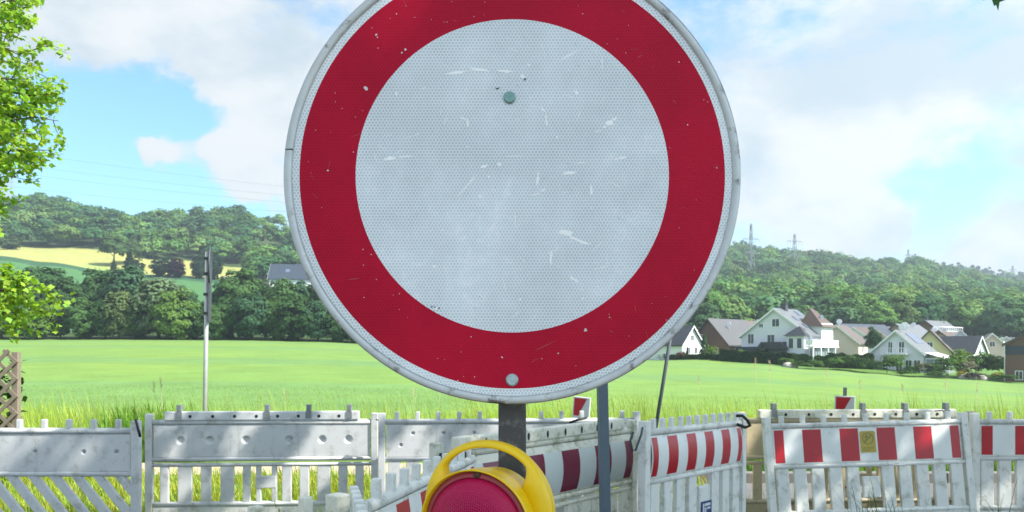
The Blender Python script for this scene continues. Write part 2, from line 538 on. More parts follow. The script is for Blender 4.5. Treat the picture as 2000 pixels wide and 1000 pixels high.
def crown(rng, rx, rz, zc, n_clump, per, cr, size, shape='round', fill=0.25, bv=0.25):
    """leaf clumps through the volume of a crown; returns quads and per-face brightness"""
    P, N, B = [], [], []
    for c in range(n_clump):
        d = rng.normal(size=3); d /= np.linalg.norm(d)
        if d[2] < -0.45 and shape != 'full': d[2] *= -0.5
        rad = rng.uniform(fill, 1.0) ** 0.45
        if shape == 'cone':
            h = rng.uniform(0, 1) ** 1.35
            ang = rng.uniform(0, 2 * np.pi); rr = rx * (1 - h) * rng.uniform(0.55, 1.0)
            ctr = np.array([rr * np.cos(ang), rr * np.sin(ang), zc - rz + 2 * rz * h]); k = cr * (0.45 + 0.8 * (1 - h))
        else:
            ctr = np.array([d[0] * rx * rad, d[1] * rx * rad, zc + d[2] * rz * rad]); k = cr * rng.uniform(0.65, 1.3)
        m = int(per * rng.uniform(0.7, 1.3))
        q = rng.normal(size=(m, 3)); q /= np.linalg.norm(q, axis=1, keepdims=True)
        q[:, 2] = np.where(q[:, 2] < -0.3, -q[:, 2], q[:, 2])
        P.append(ctr + q * k * rng.uniform(0.55, 1.08, size=(m, 1)) * np.array([1.1, 1.1, 0.85]))
        rad_d = (ctr - np.array([0, 0, zc])) / np.array([rx, rx, rz])
        N.append(q * 0.8 + rad_d * 0.75 + rng.normal(scale=0.26, size=(m, 3)) + np.array([0, 0, 0.15]))
        B.append(np.full(m, rng.uniform(1 - bv, 1 + 0.9 * bv)) * rng.uniform(1 - 0.7 * bv, 1 + 0.7 * bv, size=m))
    P = np.concatenate(P); N = np.concatenate(N); B = np.concatenate(B)
    return quads(P, N, size, rng), B


def tint(B, rng, base, hue=0.10):
    n = len(B)
    j = rng.normal(scale=hue, size=n)
    c = np.stack([base[0] * B * (1 + j), base[1] * B, base[2] * B * (1 - j)], -1)
    return np.clip(c, 0.001, 1)


def quad_mesh(name, Q, cols):
    n = len(Q)
    return np_mesh(name, Q.reshape(-1, 3), np.arange(n * 4).reshape(n, 4), cols)


def trunk_mesh(rng, h, r, name='trunk', limbs=5):
    b = MB()
    b.tube([(0, 0, -0.3), (0.03 * h, 0, h * 0.3), (0, 0.03 * h, h * 0.62), (0.02 * h, 0, h * 0.9)], [r * 1.25, r, r * 0.6, r * 0.15], 8)
    for i in range(limbs):
        a = rng.uniform(0, 6.28); z0 = h * rng.uniform(0.3, 0.6); L = h * rng.uniform(0.2, 0.34)
        b.tube([(0.02 * h, 0.01 * h, z0), (math.cos(a) * L * .5, math.sin(a) * L * .5, z0 + L * .45), (math.cos(a) * L, math.sin(a) * L, z0 + L * 0.85)],
               [r * 0.45, r * 0.3, r * 0.08], 6)
    me = bpy.data.meshes.new(name); b.bm.to_mesh(me); b.bm.free()
    me.materials.append(MAT['bark_far'])
    return me


# unit trees, 10 m tall
TEMPL = {}
for kind, prm in (('round', [(3.6, 4.2, 5.6), (4.2, 4.0, 5.8), (3.2, 4.5, 5.4)]), ('tall', [(2.6, 4.8, 5.3), (2.9, 4.8, 5.4)]), ('low', [(4.4, 4.4, 4.5), (4.8, 4.6, 4.6)]), ('belt', [(4.3, 4.7, 4.6), (3.7, 4.8, 4.7), (4.8, 4.6, 4.5)])):
    TEMPL[kind] = []
    for rx, rz, zc in prm:
        Q, B = crown(RNG, rx, rz, zc, 95 if kind == 'belt' else 66, 66, 1.15, 0.42, 'full' if kind == 'belt' else 'round')
        TEMPL[kind].append((quad_mesh('crown', Q, tint(B, RNG, (1, 1, 1), 0.07)), trunk_mesh(RNG, 7.0, 0.22)))
TEMPL['cone'] = []
for rx in (2.4, 2.9):
    Q, B = crown(RNG, rx, 4.7, 5.2, 90, 36, 0.75, 0.42, 'cone')
    TEMPL['cone'].append((quad_mesh('crown', Q, tint(B, RNG, (1, 1, 1), 0.05)), trunk_mesh(RNG, 8.0, 0.18, limbs=0)))
for l in TEMPL.values():
    for c, t in l: c.materials.append(MAT['foliage'])


def tree(name, kind, px, D, top, width, col, label, cat='tree', group=None, base=None):
    """tree of a template kind standing at px/D whose top reaches photo row `top`; width as factor"""
    p = pt(px, D)
    if base is not None: p.z = base
    h = (zof(top, D) - p.z) / 10.0
    r = empty(name, p, random.uniform(0, 6.28), label, cat, group)
    r.scale = (h * width, h * width, h)
    c, t = random.choice(TEMPL[kind])
    o = bpy.data.objects.new('crown', c); COL.objects.link(o); o.parent = r; o.color = (*col, 1)
    k = bpy.data.objects.new('trunk', t); COL.objects.link(k); k.parent = r
    return r


# small unit trees for the wooded hills, merged into one mass per hill
def forest(name, n, sampler, base_cols, hrange, size, label, conifer=0.0, seed=3, per=(26, 24)):
    rng = np.random.default_rng(seed)
    temps = [crown(rng, rx, rz, zc, per[0], per[1], 1.5, size, bv=0.12) for rx, rz, zc in ((3.4, 3.9, 5.9), (3.9, 3.8, 5.8), (3.0, 4.4, 5.5), (4.2, 3.6, 5.9), (3.3, 4.1, 5.6))]
    cones = [crown(rng, 2.4, 4.7, 5.2, 18, 11, 1.0, size * 0.8, 'cone') for _ in range(2)]
    QS, CS = [], []
    for i in range(n):
        x, y, bias = sampler(rng)
        z = gz(x, y)
        con = rng.random() < conifer
        Q, B = (cones if con else temps)[rng.integers(2 if con else 5)]
        h = rng.uniform(*hrange) / 10
        a = rng.uniform(0, 6.28); ca, sa = math.cos(a), math.sin(a)
        R = np.array([[ca, -sa, 0], [sa, ca, 0], [0, 0, 1]])
        sc = np.array([h * rng.uniform(0.9, 1.35), h * rng.uniform(0.9, 1.35), h])
        QS.append((Q @ R.T) * sc + np.array([x, y, z - 0.5]))
        bc = np.array(base_cols[rng.integers(len(base_cols))]) * rng.uniform(0.62, 1.38) * bias
        if con: bc = np.array([0.022, 0.050, 0.032]) * rng.uniform(0.8, 1.2)
        CS.append(tint(B, rng, bc, 0.08))
    Q = np.concatenate(QS); C = np.concatenate(CS)
    o = link(name, quad_mesh(name, Q, C), MAT['foliage'])
    tag(o, label, 'wood', None, 'stuff')


def s_left(rng):
    while True:
        u = rng.uniform(-900, 1120); D = rng.uniform(393, 545)
        if u > 470: D = rng.uniform(190, 560)
        if u > 640 and D < 300 and rng.random() < 0.5: continue
        if 455 < u < 660 and D < 312: continue
        return (u - 1000) / F * D, D, 1.0


def s_right(rng):
    u = rng.uniform(1120, 2250)
    D = 225 + 455 * rng.random() ** 0.8
    if u < 1420: D = 190 + 470 * rng.random() ** 0.8
    return (u - 1000) / F * D, D, 1.0


GREENS = [(0.085, 0.180, 0.050), (0.112, 0.215, 0.055), (0.055, 0.140, 0.055), (0.135, 0.225, 0.070), (0.085, 0.175, 0.075), (0.045, 0.110, 0.045)]
forest('hill_wood', 1250, s_left, GREENS, (8, 15), 0.78, 'mixed broadleaf wood along the crest of the hill above the yellow meadow', 0.04, 3)
forest('hill_wood', 2300, s_right, GREENS, (7, 16.5), 0.66, 'dense green wood covering the hillside behind the houses', 0.02, 5)
forest('far_conifer_wood', 420, lambda r: ((lambda u, D: ((u - 1000) / F * D, D, 1.0))(r.uniform(1300, 2300), r.uniform(940, 1040))),
       GREENS[2:3], (12, 20), 1.8, 'dark bluish wood on the farthest ridge at the right', 0.7, 8, (9, 9))
for i in range(64):
    u = 1110 + 1050 * (i + random.uniform(0.1, 0.9)) / 64
    D = random.uniform(196, 236) if u < 1420 else random.uniform(222, 258)
    p = pt(u, D)
    tree('wood_edge_tree', random.choice(['belt', 'round', 'low']), u, D, HOR - (p.z + random.uniform(10, 14) - H) / D * F, random.uniform(0.9, 1.25), tuple(np.array(random.choice(GREENS)) * random.uniform(0.85, 1.35)),
         'broadleaf tree at the foot of the wooded hillside behind the houses', 'tree', 'trees at the foot of the right hillside')
# tree belt at the far edge of the field
BELT_COL = {'dark': (0.048, 0.105, 0.036), 'mid': (0.074, 0.150, 0.046), 'grey': (0.130, 0.190, 0.100), 'light': (0.120, 0.210, 0.048), 'olive': (0.110, 0.160, 0.062), 'blue': (0.052, 0.115, 0.058)}
front = [(-190, 585, 'mid'), (-130, 590, 'dark'), (-70, 575, 'mid'), (-18, 592, 'light'), (28, 590, 'mid'), (72, 588, 'light'), (118, 592, 'mid'), (160, 578, 'mid'), (205, 585, 'dark'),
         (232, 566, 'olive'), (268, 590, 'mid'), (310, 540, 'grey'), (345, 560, 'light'), (378, 580, 'dark'), (418, 588, 'mid'), (455, 575, 'dark'), (492, 570, 'blue'), (535, 580, 'mid'),
         (575, 572, 'dark'), (620, 586, 'blue'), (664, 592, 'dark'), (705, 598, 'mid'), (760, 602, 'dark'), (820, 606, 'mid'), (880, 612, 'mid'), (950, 618, 'dark'), (1020, 628, 'mid'), (1095, 636, 'light'), (1170, 644, 'mid'), (1235, 650, 'mid')]
bl = {'dark': 'dark green bushy tree', 'mid': 'mid green bushy tree', 'grey': 'pale grey-green willow-like tree', 'light': 'light green tree', 'olive': 'olive green tree with a pointed top', 'blue': 'bluish green tree'}
for px, top, k in front:
    tree('belt_tree', 'belt', px, 152 + random.uniform(-1.5, 3), top, random.uniform(0.86, 1.1), BELT_COL[k],
         bl[k] + ' in the front row of the belt edging the field' if k not in ('grey', 'olive') else bl[k] + ', in the field-side belt',
         'tree', 'trees of the belt along the field')
back = [(-40, 545, 'dark', 'round'), (22, 556, 'dark', 'low'), (55, 530, 'dark', 'round'), (92, 524, 'dark', 'round'), (132, 545, 'dark', 'low'), (175, 548, 'dark', 'tall'), (195, 528, 'dark', 'round'), (250, 525, 'blue', 'round'),
        (285, 548, 'mid', 'round'), (362, 560, 'blue', 'tall'), (440, 555, 'dark', 'round'), (470, 528, 'mid', 'round'), (505, 566, 'blue', 'cone'), (524, 572, 'mid', 'round'), (556, 570, 'blue', 'cone'), (600, 558, 'dark', 'round'), (533, 546, 'dark', 'tall'), (556, 549, 'mid', 'round'), (580, 546, 'blue', 'tall'),
        (640, 556, 'dark', 'round'), (690, 565, 'blue', 'tall'), (745, 572, 'dark', 'round'), (830, 580, 'mid', 'round'), (930, 592, 'dark', 'round')]
for px, top, k, kd in back:
    tree('belt_tree', kd, px, 176 + random.uniform(-4, 5), top, random.uniform(0.85, 1.15), BELT_COL[k],
         {'round': bl[k] + ' in the back row of the belt, below the slope', 'low': bl[k] + ' in the back row of the belt, broad crowned', 'tall': bl[k] + ' in the back row of the belt, slim crowned',
          'cone': bl[k] + ' in the back row of the belt, conical like a spruce'}[kd], 'tree', 'trees of the belt along the field')
# single trees on the slope
tree('tree', 'round', 224, 346, 464, 1.25, (0.075, 0.135, 0.050), 'round green tree with a bare trunk alone on the yellow meadow')
tree('tree', 'low', 258, 356, 468, 0.95, (0.075, 0.130, 0.050), 'smaller round tree next to the bare-trunked tree on the yellow meadow')
tree('spruce', 'cone', 253, 326, 490, 1.3, (0.018, 0.045, 0.026), 'dark conical conifer at the lower edge of the yellow meadow')
tree('tree', 'belt', 268, 326, 504, 0.95, (0.022, 0.052, 0.028), 'dark low tree beside the dark conical conifer')
tree('shrub', 'cone', 222, 328, 507, 1.4, (0.024, 0.058, 0.030), 'small dark conical shrub below the yellow meadow', 'shrub')
tree('tree', 'belt', 318, 326, 501, 1.15, (0.018, 0.048, 0.028), 'dark green round tree beside the purple-leaved tree')
tree('copper_beech', 'belt', 345, 325, 502, 0.95, (0.026, 0.012, 0.028), 'purple-leaved round tree at the lower edge of the yellow meadow')
tree('tree', 'belt', 388, 330, 497, 0.72, (0.022, 0.050, 0.030), 'dark tree just left of the thin pole, on the slope')
tree('tree', 'belt', 420, 332, 499, 0.66, (0.020, 0.048, 0.028), 'dark tree just right of the thin pole, on the slope')
tree('tree', 'belt', 14, 372, 458, 1.5, (0.075, 0.120, 0.055), 'grey-green bush-like tree at the left end of the yellow meadow')
tree('tree', 'low', -40, 380, 448, 1.4, (0.06, 0.105, 0.045), 'dense green tree beyond the left end of the yellow meadow')
tree('spruce', 'cone', 138, 528, 390, 0.8, (0.035, 0.075, 0.045), 'dark spruce tip standing above the hill wood at the left')
tree('tree', 'round', 82, 530, 383, 1.0, (0.06, 0.115, 0.05), 'tallest round crown on the left crest of the hill')
tree('tree', 'tall', 238, 530, 418, 0.9, (0.05, 0.10, 0.05), 'slim tree standing clear on the hill crest saddle')

# ------------------------------------------------------------------ near leaves
LEAF = np.array([[0, 0, 0], [0.30, 0.16, 0.05], [0.50, 0.48, 0.03], [0.26, 0.62, 0.04], [0, 1.0, -0.06], [-0.26, 0.62, 0.04], [-0.50, 0.48, 0.03], [-0.30, 0.16, 0.05], [0, 0.52, 0.0]])
LEAF_F = np.array([[0, 1, 2, 8], [8, 2, 3, 4], [0, 8, 6, 7], [8, 4, 5, 6]])


def leaf_cloud(name, pos, dirs, size, rng, base, mat, parent=None, hue=0.12, droop=0.5, bvar=0.28):
    n = len(pos)
    d = dirs / np.maximum(np.linalg.norm(dirs, axis=1, keepdims=True), 1e-9)
    d[:, 2] -= droop * rng.uniform(0.2, 1.0, n)
    d /= np.linalg.norm(d, axis=1, keepdims=True)
    up = rng.normal(scale=0.55, size=(n, 3)) + np.array([0, 0, 1.0])
    a = np.cross(d, up); a /= np.maximum(np.linalg.norm(a, axis=1, keepdims=True), 1e-9)
    nn = np.cross(a, d)
    s = size * rng.uniform(0.6, 1.25, size=(n, 1, 1))
    L = LEAF[None]
    V = pos[:, None, :] + s * (L[..., 0:1] * a[:, None] + L[..., 1:2] * d[:, None] + L[..., 2:3] * nn[:, None])
    Fc = (LEAF_F[None] + (np.arange(n) * 9)[:, None, None]).reshape(-1, 4)
    cols = tint(rng.uniform(1 - bvar, 1 + bvar, n), rng, base, hue)
    me = np_mesh(name, V.reshape(-1, 3), Fc, np.repeat(cols, 4, axis=0))
    return link(name, me, mat, parent)


def grow(rng, wood, p0, p1, r0, leaves, n_twig=10, twig=0.42, per=11, sag=0.06, start=0.25, thick_tip=0.004):
    """one limb from p0 to p1 with alternating leafy twigs; adds wood to the mesh and leaves to the list"""
    p0 = np.array(p0, float); p1 = np.array(p1, float)
    L = np.linalg.norm(p1 - p0)
    n = 7
    t = np.linspace(0, 1, n)[:, None]
    mid = rng.normal(scale=0.05 * L, size=(n, 3)) * np.sin(np.pi * t)
    path = p0 + (p1 - p0) * t + mid + np.array([0, 0, 1]) * (sag * L * 4 * t * (1 - t))
    wood.tube([tuple(q) for q in path], list(np.linspace(r0, thick_tip, n)), 6)
    main = (p1 - p0) / L
    for k in range(n_twig):
        s = start + (1 - start) * (k + rng.uniform(0, 1)) / n_twig
        i = min(int(s * (n - 1)), n - 2); f = s * (n - 1) - i
        q = path[i] * (1 - f) + path[i + 1] * f
        d = main * rng.uniform(0.3, 1.0) + rng.normal(scale=0.6, size=3); d /= np.linalg.norm(d)
        tl = twig * rng.uniform(0.5, 1.15) * (1.15 - 0.5 * s)
        e = q + d * tl
        wood.tube([tuple(q), tuple((q + e) / 2 + rng.normal(scale=0.02, size=3)), tuple(e)], [0.006, 0.0045, 0.002], 4, cap=False)
        for j in range(per):
            v = rng.uniform(0.15, 1.05)
            leaves.append((q + d * tl * v + rng.normal(scale=0.035, size=3), d + rng.normal(scale=0.8, size=3)))


def left_tree():
    rng = np.random.default_rng(21)
    root = empty('maple_tree', (-8.1, 9.6, 0), 0, 'leafy broadleaf tree with sunlit yellow-green leaves entering at the left edge of the photo', 'tree')
    wood = MB(); leaves = []
    off = np.array([-8.1, 9.6, 0])
    wood.tube([(0, 0, -0.2), (0.1, 0, 1.5), (0.0, 0.1, 3.5), (0.1, 0.2, 5.5), (0.1, 0.1, 8)], [0.22, 0.18, 0.15, 0.10, 0.03], 10)

    def P(px, py, D): return np.array([(px - 1000) / F * D, D, zof(py, D)]) - off
    tips = [(92, 8, 9.6), (128, 88, 9.2), (60, 60, 9.9), (112, 145, 9.8), (142, 182, 9.4), (130, 200, 9.9), (144, 236, 9.3), (95, 262, 9.8), (140, 293, 9.2), (104, 318, 9.5), (62, 345, 9.4), (52, 398, 9.6), (22, 425, 9.2),
            (70, 120, 9.0), (60, 200, 9.1), (50, 260, 10.0), (30, 330, 9.9), (40, 20, 9.3), (20, 150, 10.2), (30, 90, 10.1), (10, 390, 9.9), (25, 230, 9.0), (50, 165, 10.2), (75, 30, 9.9), (80, 225, 10.1)]
    for px, py, D in tips:
        q = P(px - 30, py, D)
        s = P(-190 + rng.uniform(-20, 40), py + rng.uniform(20, 110), 9.6)
        grow(rng, wood, s, q, 0.022, leaves, 20, 0.38, 20, start=0.22)
    low = [(128, 598, 8.9), (112, 640, 9.0), (78, 572, 8.8), (40, 556, 8.9), (58, 640, 9.1), (18, 610, 8.8), (88, 615, 8.9), (12, 540, 8.9), (30, 650, 9.0), (65, 600, 9.1)]
    hub = P(-60, 545, 9.0)
    wood.tube([(0.03, 0.02, 2.0), tuple(P(-130, 560, 9.4)), tuple(hub)], [0.06, 0.035, 0.022], 7)
    for px, py, D in low:
        grow(rng, wood, hub + rng.normal(scale=0.03, size=3), P(px, py, D), 0.012, leaves, 8, 0.24, 9, start=0.45)
    for k in range(34):   # rest of the crown beyond the frame
        a = rng.uniform(0, 6.28); z = rng.uniform(3.4, 7.6); R = rng.uniform(1.2, 2.3)
        e = np.array([math.cos(a) * R - 0.5, math.sin(a) * R, z + rng.uniform(0, 0.8)])
        if e[0] > 1.1: e[0] = 0.7
        grow(rng, wood, (0.05, 0.1, z - 0.6), e, 0.03, leaves, 12, 0.5, 12)
    wood.build('trunk', MAT['bark'], root)
    p = np.array([l[0] for l in leaves]); d = np.array([l[1] for l in leaves])
    c = leaf_cloud('crown', p, d, 0.070, rng, (0.26, 0.43, 0.055), MAT['leaf'], root)
    c.color = (1, 1, 1, 1)


left_tree()


def shade_tree():
    """broad tree beside the photographer: its shade dapples sign and barriers, one leaf tip hangs into the top right corner"""
    rng = np.random.default_rng(33)
    base = np.array([7.6, -2.2, 0.0])
    root = empty('shade_tree', tuple(base), 0, 'broad leafy tree whose leaf tip hangs into the top right corner', 'tree')
    wood = MB(); leaves = []
    wood.tube([(0, 0, -0.2), (0.1, 0.1, 2.2), (-0.2, 0.3, 4.2), (-0.5, 0.8, 6.2), (-0.6, 1.0, 8.5)], [0.34, 0.27, 0.23, 0.16, 0.04], 12)
    c = np.array([5.2, 1.7, 7.4])
    n = 0
    while n < 290:
        d = rng.normal(size=3); d /= np.linalg.norm(d); r = rng.uniform(0.1, 1) ** 0.45
        e = c + d * r * np.array([7.6, 5.2, 1.9])
        if e[1] > 0.3 and e[2] < 2.6 + 0.60 * e[1]: continue
        if e[1] + 0.364 * e[2] > 7.6: continue
        n += 1
        s = np.array([-0.3, 0.5, rng.uniform(3.6, 6.5)])
        e2 = e - base
        st = s + (e2 - s) * 0.45 + rng.normal(scale=0.2, size=3)
        if n % 3 == 0:
            wood.tube([tuple(s), tuple((s + st) / 2 + np.array([0, 0, .25])), tuple(st)], [0.07, 0.05, 0.02], 6)
        grow(rng, wood, st, e2, 0.02, leaves, 9, 0.75, 11, start=0.3)
    for n in range(130):
        d = rng.normal(size=3); d /= np.linalg.norm(d); r = rng.uniform(0.1, 1) ** 0.45
        e = np.array([9.0, 3.2, 7.0]) + d * r * np.array([4.0, 1.9, 1.4])
        if e[1] + 0.364 * e[2] > 7.6: continue
        e2 = e - base; s = np.array([-0.2, 0.6, rng.uniform(4.2, 6.5)])
        st = s + (e2 - s) * 0.5 + rng.normal(scale=0.2, size=3)
        if n % 3 == 0: wood.tube([tuple(s), tuple((s + st) / 2 + np.array([0, 0, .25])), tuple(st)], [0.07, 0.05, 0.02], 6)
        grow(rng, wood, st, e2, 0.02, leaves, 9, 0.75, 11, start=0.3)
    # the hanging twig at the corner
    tipz = zof(2, 2.6)
    tw = np.array([(1944 - 1000) / F * 2.6, 2.6, tipz + 0.085])
    wood.tube([tuple(tw + np.array([1.0, -0.5, 1.6]) - base), tuple(tw + np.array([0.35, -0.2, 0.65]) - base), tuple(tw - base)], [0.02, 0.008, 0.002], 5)
    wood.tube([(-0.3, 0.5, 4.5), (-2.4, 2.6, 4.9), tuple(tw + np.array([1.0, -0.5, 1.6]) - base)], [0.06, 0.035, 0.02], 6)
    wood.build('trunk', MAT['bark'], root)
    p = np.array([l[0] for l in leaves]); d = np.array([l[1] for l in leaves])
    w = p + base
    ok = ~((w[:, 1] > 0.2) & (w[:, 2] < H + 0.50 * w[:, 1] + 0.15))
    leaf_cloud('crown', p[ok], d[ok], 0.165, rng, (0.085, 0.17, 0.03), MAT['leaf'], root).color = (1, 1, 1, 1)
    # drooping leaf: lobed, pointing down
    b = MB()
    o = tw - base
    outline = [(0, 0.02), (-.012, 0), (-.030, .012), (-.026, -.012), (-.034, -.030), (-.016, -.024), (-.006, -.046), (.003, -.040), (.012, -.054), (.016, -.030), (.030, -.026), (.026, -.004), (.034, .012), (.012, .004)]
    vs = [b.bm.verts.new((o[0] + x * 1.3, o[1] + 0.01 * math.sin(x * 90), o[2] - 0.045 + z * 1.3)) for x, z in outline]
    b.bm.faces.new(vs)
    lf = b.build('leaf', MAT['leaf'], root)
    me = lf.data
    a = me.color_attributes.new('Col', 'FLOAT_COLOR', 'CORNER')
    a.data.foreach_set('color', np.tile(np.array([0.05, 0.13, 0.04, 1], dtype=np.float32), len(me.loops)))


shade_tree()

# ------------------------------------------------------------------ grass
def blades(name, X, Y, hgt, width, rng, base, label, lean=0.35, hue=0.12, bvar=0.3, zoff=0.0):
    n = len(X)
    Z = ground(X, Y) + zoff
    a = rng.uniform(0, 2 * np.pi, n)
    side = np.stack([np.cos(a), np.sin(a), np.zeros(n)], -1)
    fw = np.stack([-np.sin(a), np.cos(a), np.zeros(n)], -1) * rng.normal(scale=lean, size=(n, 1)) + np.array([-0.10, 0.02, 0])
    B = np.stack([X, Y, Z], -1)
    h = hgt[:, None]
    ts = [0.0, 0.45, 0.8, 1.0]; ws = [1.0, 0.85, 0.5, 0.06]
    V = np.zeros((n, 8, 3))
    for i, (t, w) in enumerate(zip(ts, ws)):
        c = B + np.array([0, 0, 1]) * h * t * (1 - 0.12 * t) + fw * h * t * t
        V[:, 2 * i] = c - side * width * w * 0.5
        V[:, 2 * i + 1] = c + side * width * w * 0.5
    k = (np.arange(n) * 8)[:, None]
    Fc = np.concatenate([np.stack([k[:, 0] + 2 * i, k[:, 0] + 2 * i + 1, k[:, 0] + 2 * i + 3, k[:, 0] + 2 * i + 2], -1)[:, None] for i in range(3)], 1).reshape(-1, 4)
    cols = np.repeat(tint(rng.uniform(1 - bvar, 1 + bvar, n), rng, base, hue), 3, axis=0)
    o = link(name, np_mesh(name, V.reshape(-1, 3), Fc, cols), MAT['grass'])
    tag(o, label, 'grass', None, 'stuff')
    return o


def clumpy(n, x0, x1, y0, y1, rng, k=0.55, s=0.25):
    m = int(n * k)
    cx = rng.uniform(x0, x1, max(8, m // 26)); cy = rng.uniform(y0, y1, max(8, m // 26))
    i = rng.integers(len(cx), size=m)
    X = np.concatenate([cx[i] + rng.normal(scale=s, size=m), rng.uniform(x0, x1, n - m)])
    Y = np.concatenate([cy[i] + rng.normal(scale=s, size=m), rng.uniform(y0, y1, n - m)])
    return X, np.clip(Y, y0 - 0.1, y1 + 0.4)


g = np.random.default_rng(5)
X, Y = clumpy(52000, -13, 13, 11.3, 15.5, g)
hh = np.clip(g.normal(0.40, 0.17, len(X)), 0.10, 1.0)
patch = 0.8 + 0.35 * np.sin(X * 0.9 + 1.0) * np.sin(X * 0.37 + 2.2)
blades('tall_grass', X, Y, hh * np.clip(patch, 0.5, 1.25), 0.010, g, (0.33, 0.45, 0.06), 'tall bright green meadow grass between the barriers and the field')
X, Y = clumpy(3800, -9.5, 10, 11.3, 13.5, g, 0.7, 0.16)
blades('grass_stalks', X, Y, np.clip(g.normal(0.84, 0.16, len(X)), 0.45, 1.15), 0.008, g, (0.27, 0.36, 0.08), 'thin taller stalks standing out of the meadow grass', 0.22)
X, Y = clumpy(1900, -5.9, -4.5, 11.0, 11.9, g, 0.9, 0.2)
blades('nettle_patch', X, Y, np.clip(g.normal(0.58, 0.18, len(X)), 0.25, 1.0), 0.030, g, (0.15, 0.29, 0.04), 'darker green weeds between the two left barriers', 0.3)
X = g.uniform(-0.72, 0.72, 60000); Y = 14.5 + 13 * g.random(60000) ** 1.3; X = X * Y
blades('field_crop', X, Y, g.uniform(0.06, 0.13, len(X)), 0.012, g, (0.22, 0.33, 0.06), 'bright young green grain of the wide field', 0.22, 0.05, 0.10, -0.05)
X, Y = clumpy(26000, -8.5, 2.1, 6.6, 9.6, g, 0.75, 0.16)
blades('verge_grass', X, Y, np.clip(g.normal(0.13, 0.06, len(X)), 0.04, 0.34), 0.012, g, (0.29, 0.36, 0.05), 'short yellow-green grass seen through the slats of the left barriers', 0.6, 0.2, 0.4)
X, Y = clumpy(5000, 1.0, 9.0, 9.5, 11.2, g, 0.85, 0.18)
blades('verge_grass', X, Y, np.clip(g.normal(0.26, 0.12, len(X)), 0.06, 0.6), 0.014, g, (0.12, 0.22, 0.035), 'rough green weeds along the kerb behind the right barriers', 0.5, 0.15, 0.4)
X = np.concatenate([at(px, 6.05).x + g.normal(scale=0.05, size=9) for px in (1668, 1690, 1712, 1736, 1905, 1640)]); Y = 5.75 + g.normal(scale=0.06, size=len(X))
blades('grass_tuft', X, Y, np.clip(g.normal(0.56, 0.12, len(X)), 0.2, 0.8), 0.008, g, (0.07, 0.14, 0.03), 'few dark grass blades growing in front of the striped leaning barrier', 0.3)

# seed-headed stalks that stand out against the field
def stalks():
    rng = np.random.default_rng(2)
    b = MB()
    for px, D, top in ((1480, 11.6, 703), (1500, 11.7, 708), (1362, 11.9, 735), (1615, 12, 722), (1680, 12.1, 745), (1852, 12, 745), (1905, 12.2, 752), (1760, 12.4, 752), (855, 12, 752), (810, 12.2, 760), (560, 12.4, 765), (310, 11.6, 750), (320, 11.5, 742)):
        p = pt(px, D); zt = zof(top, D)
        lean = rng.uniform(-0.08, 0.08)
        b.tube([p, p + Vector((lean * .4, 0, (zt - p.z) * .6)), Vector((p.x + lean, p.y, zt))], [0.004, 0.003, 0.002], 4)
        for k in range(16):
            z = zt - 0.16 * (k / 16) + 0.02
            a = rng.uniform(0, 6.28)
            q = Vector((p.x + lean * (1 - 0.1 * k / 16), p.y, z))
            b.tube([q, q + Vector((math.cos(a) * 0.035, math.sin(a) * 0.02, 0.03))], [0.004, 0.001], 3, cap=False)
    m = plain('dry seed heads', (0.42, 0.38, 0.22), 0.8)
    tag(b.build('seed_stalks', m), 'pale seed-headed stalks rising above the meadow grass', 'grass', None, 'stuff')


stalks()

# ------------------------------------------------------------------ houses
def wallm(n, c): return plain(n, c, 0.85, 0, 0.06, 1.5, 0.2)
def roofm(n, c):
    m, nt, bs = new_mat(n)
    t = node(nt, 'ShaderNodeTexCoord')
    br = node(nt, 'ShaderNodeTexWave', wave_type='BANDS', bands_direction='Z', i_Scale=2.6, i_Distortion=0.3, i_Detail=1.0)
    nt.links.new(t.outputs['Object'], br.inputs['Vector'])
    f = noise(nt, 1.2, 6, 0.7, t.outputs['Object'])
    cc = mixc(nt, f, tuple(x * 0.75 for x in c), tuple(x * 1.25 for x in c))
    cc = mixc(nt, mth(nt, 'MULTIPLY', br.outputs['Fac'], 0.28), cc, tuple(x * 0.45 for x in c))
    nt.links.new(cc, bs.inputs['Base Color']); bs.inputs['Roughness'].default_value = 0.55
    bump(nt, bs, br.outputs['Fac'], 0.4, 0.03)
    return m


WALL = {'white': wallm('white render', (0.74, 0.77, 0.78)), 'cool': wallm('cool white render', (0.66, 0.67, 0.74)), 'cream': wallm('cream render', (0.66, 0.55, 0.34)), 'tan': wallm('tan render', (0.52, 0.40, 0.24)),
        'pink': wallm('pale pink render', (0.62, 0.50, 0.45)), 'brown': None, 'brick': None}
WALL['brick'] = plain('brown brick', (0.150, 0.088, 0.062), 0.9, 0, 0.35, 5)
ROOF = {'grey': roofm('grey tiles', (0.0741, 0.0764, 0.0842)), 'slate': roofm('dark slate', (0.0281, 0.0328, 0.0429)), 'brown': roofm('brown tiles', (0.0897, 0.0577, 0.0452)), 'blue': roofm('blue black tiles', (0.0281, 0.0429, 0.0663)),
        'pale': roofm('pale grey tiles', (0.1209, 0.1326, 0.1482)), 'taupe': roofm('taupe tiles', (0.1053, 0.0780, 0.0671))}
MAT['frame'] = plain('white window frame', (0.78, 0.80, 0.80), 0.5, 0, 0.03)
m, nt, bs = new_mat('window glass'); bs.inputs['Base Color'].default_value = (0.035, 0.05, 0.065, 1); bs.inputs['Roughness'].default_value = 0.06; MAT['glass'] = m
m, nt, bs = new_mat('veranda glass'); bs.inputs['Base Color'].default_value = (0.22, 0.28, 0.30, 1); bs.inputs['Roughness'].default_value = 0.1; MAT['glass_pale'] = m
m, nt, bs = new_mat('solar panel'); bs.inputs['Base Color'].default_value = (0.10, 0.13, 0.19, 1); bs.inputs['Roughness'].default_value = 0.12; MAT['solar'] = m
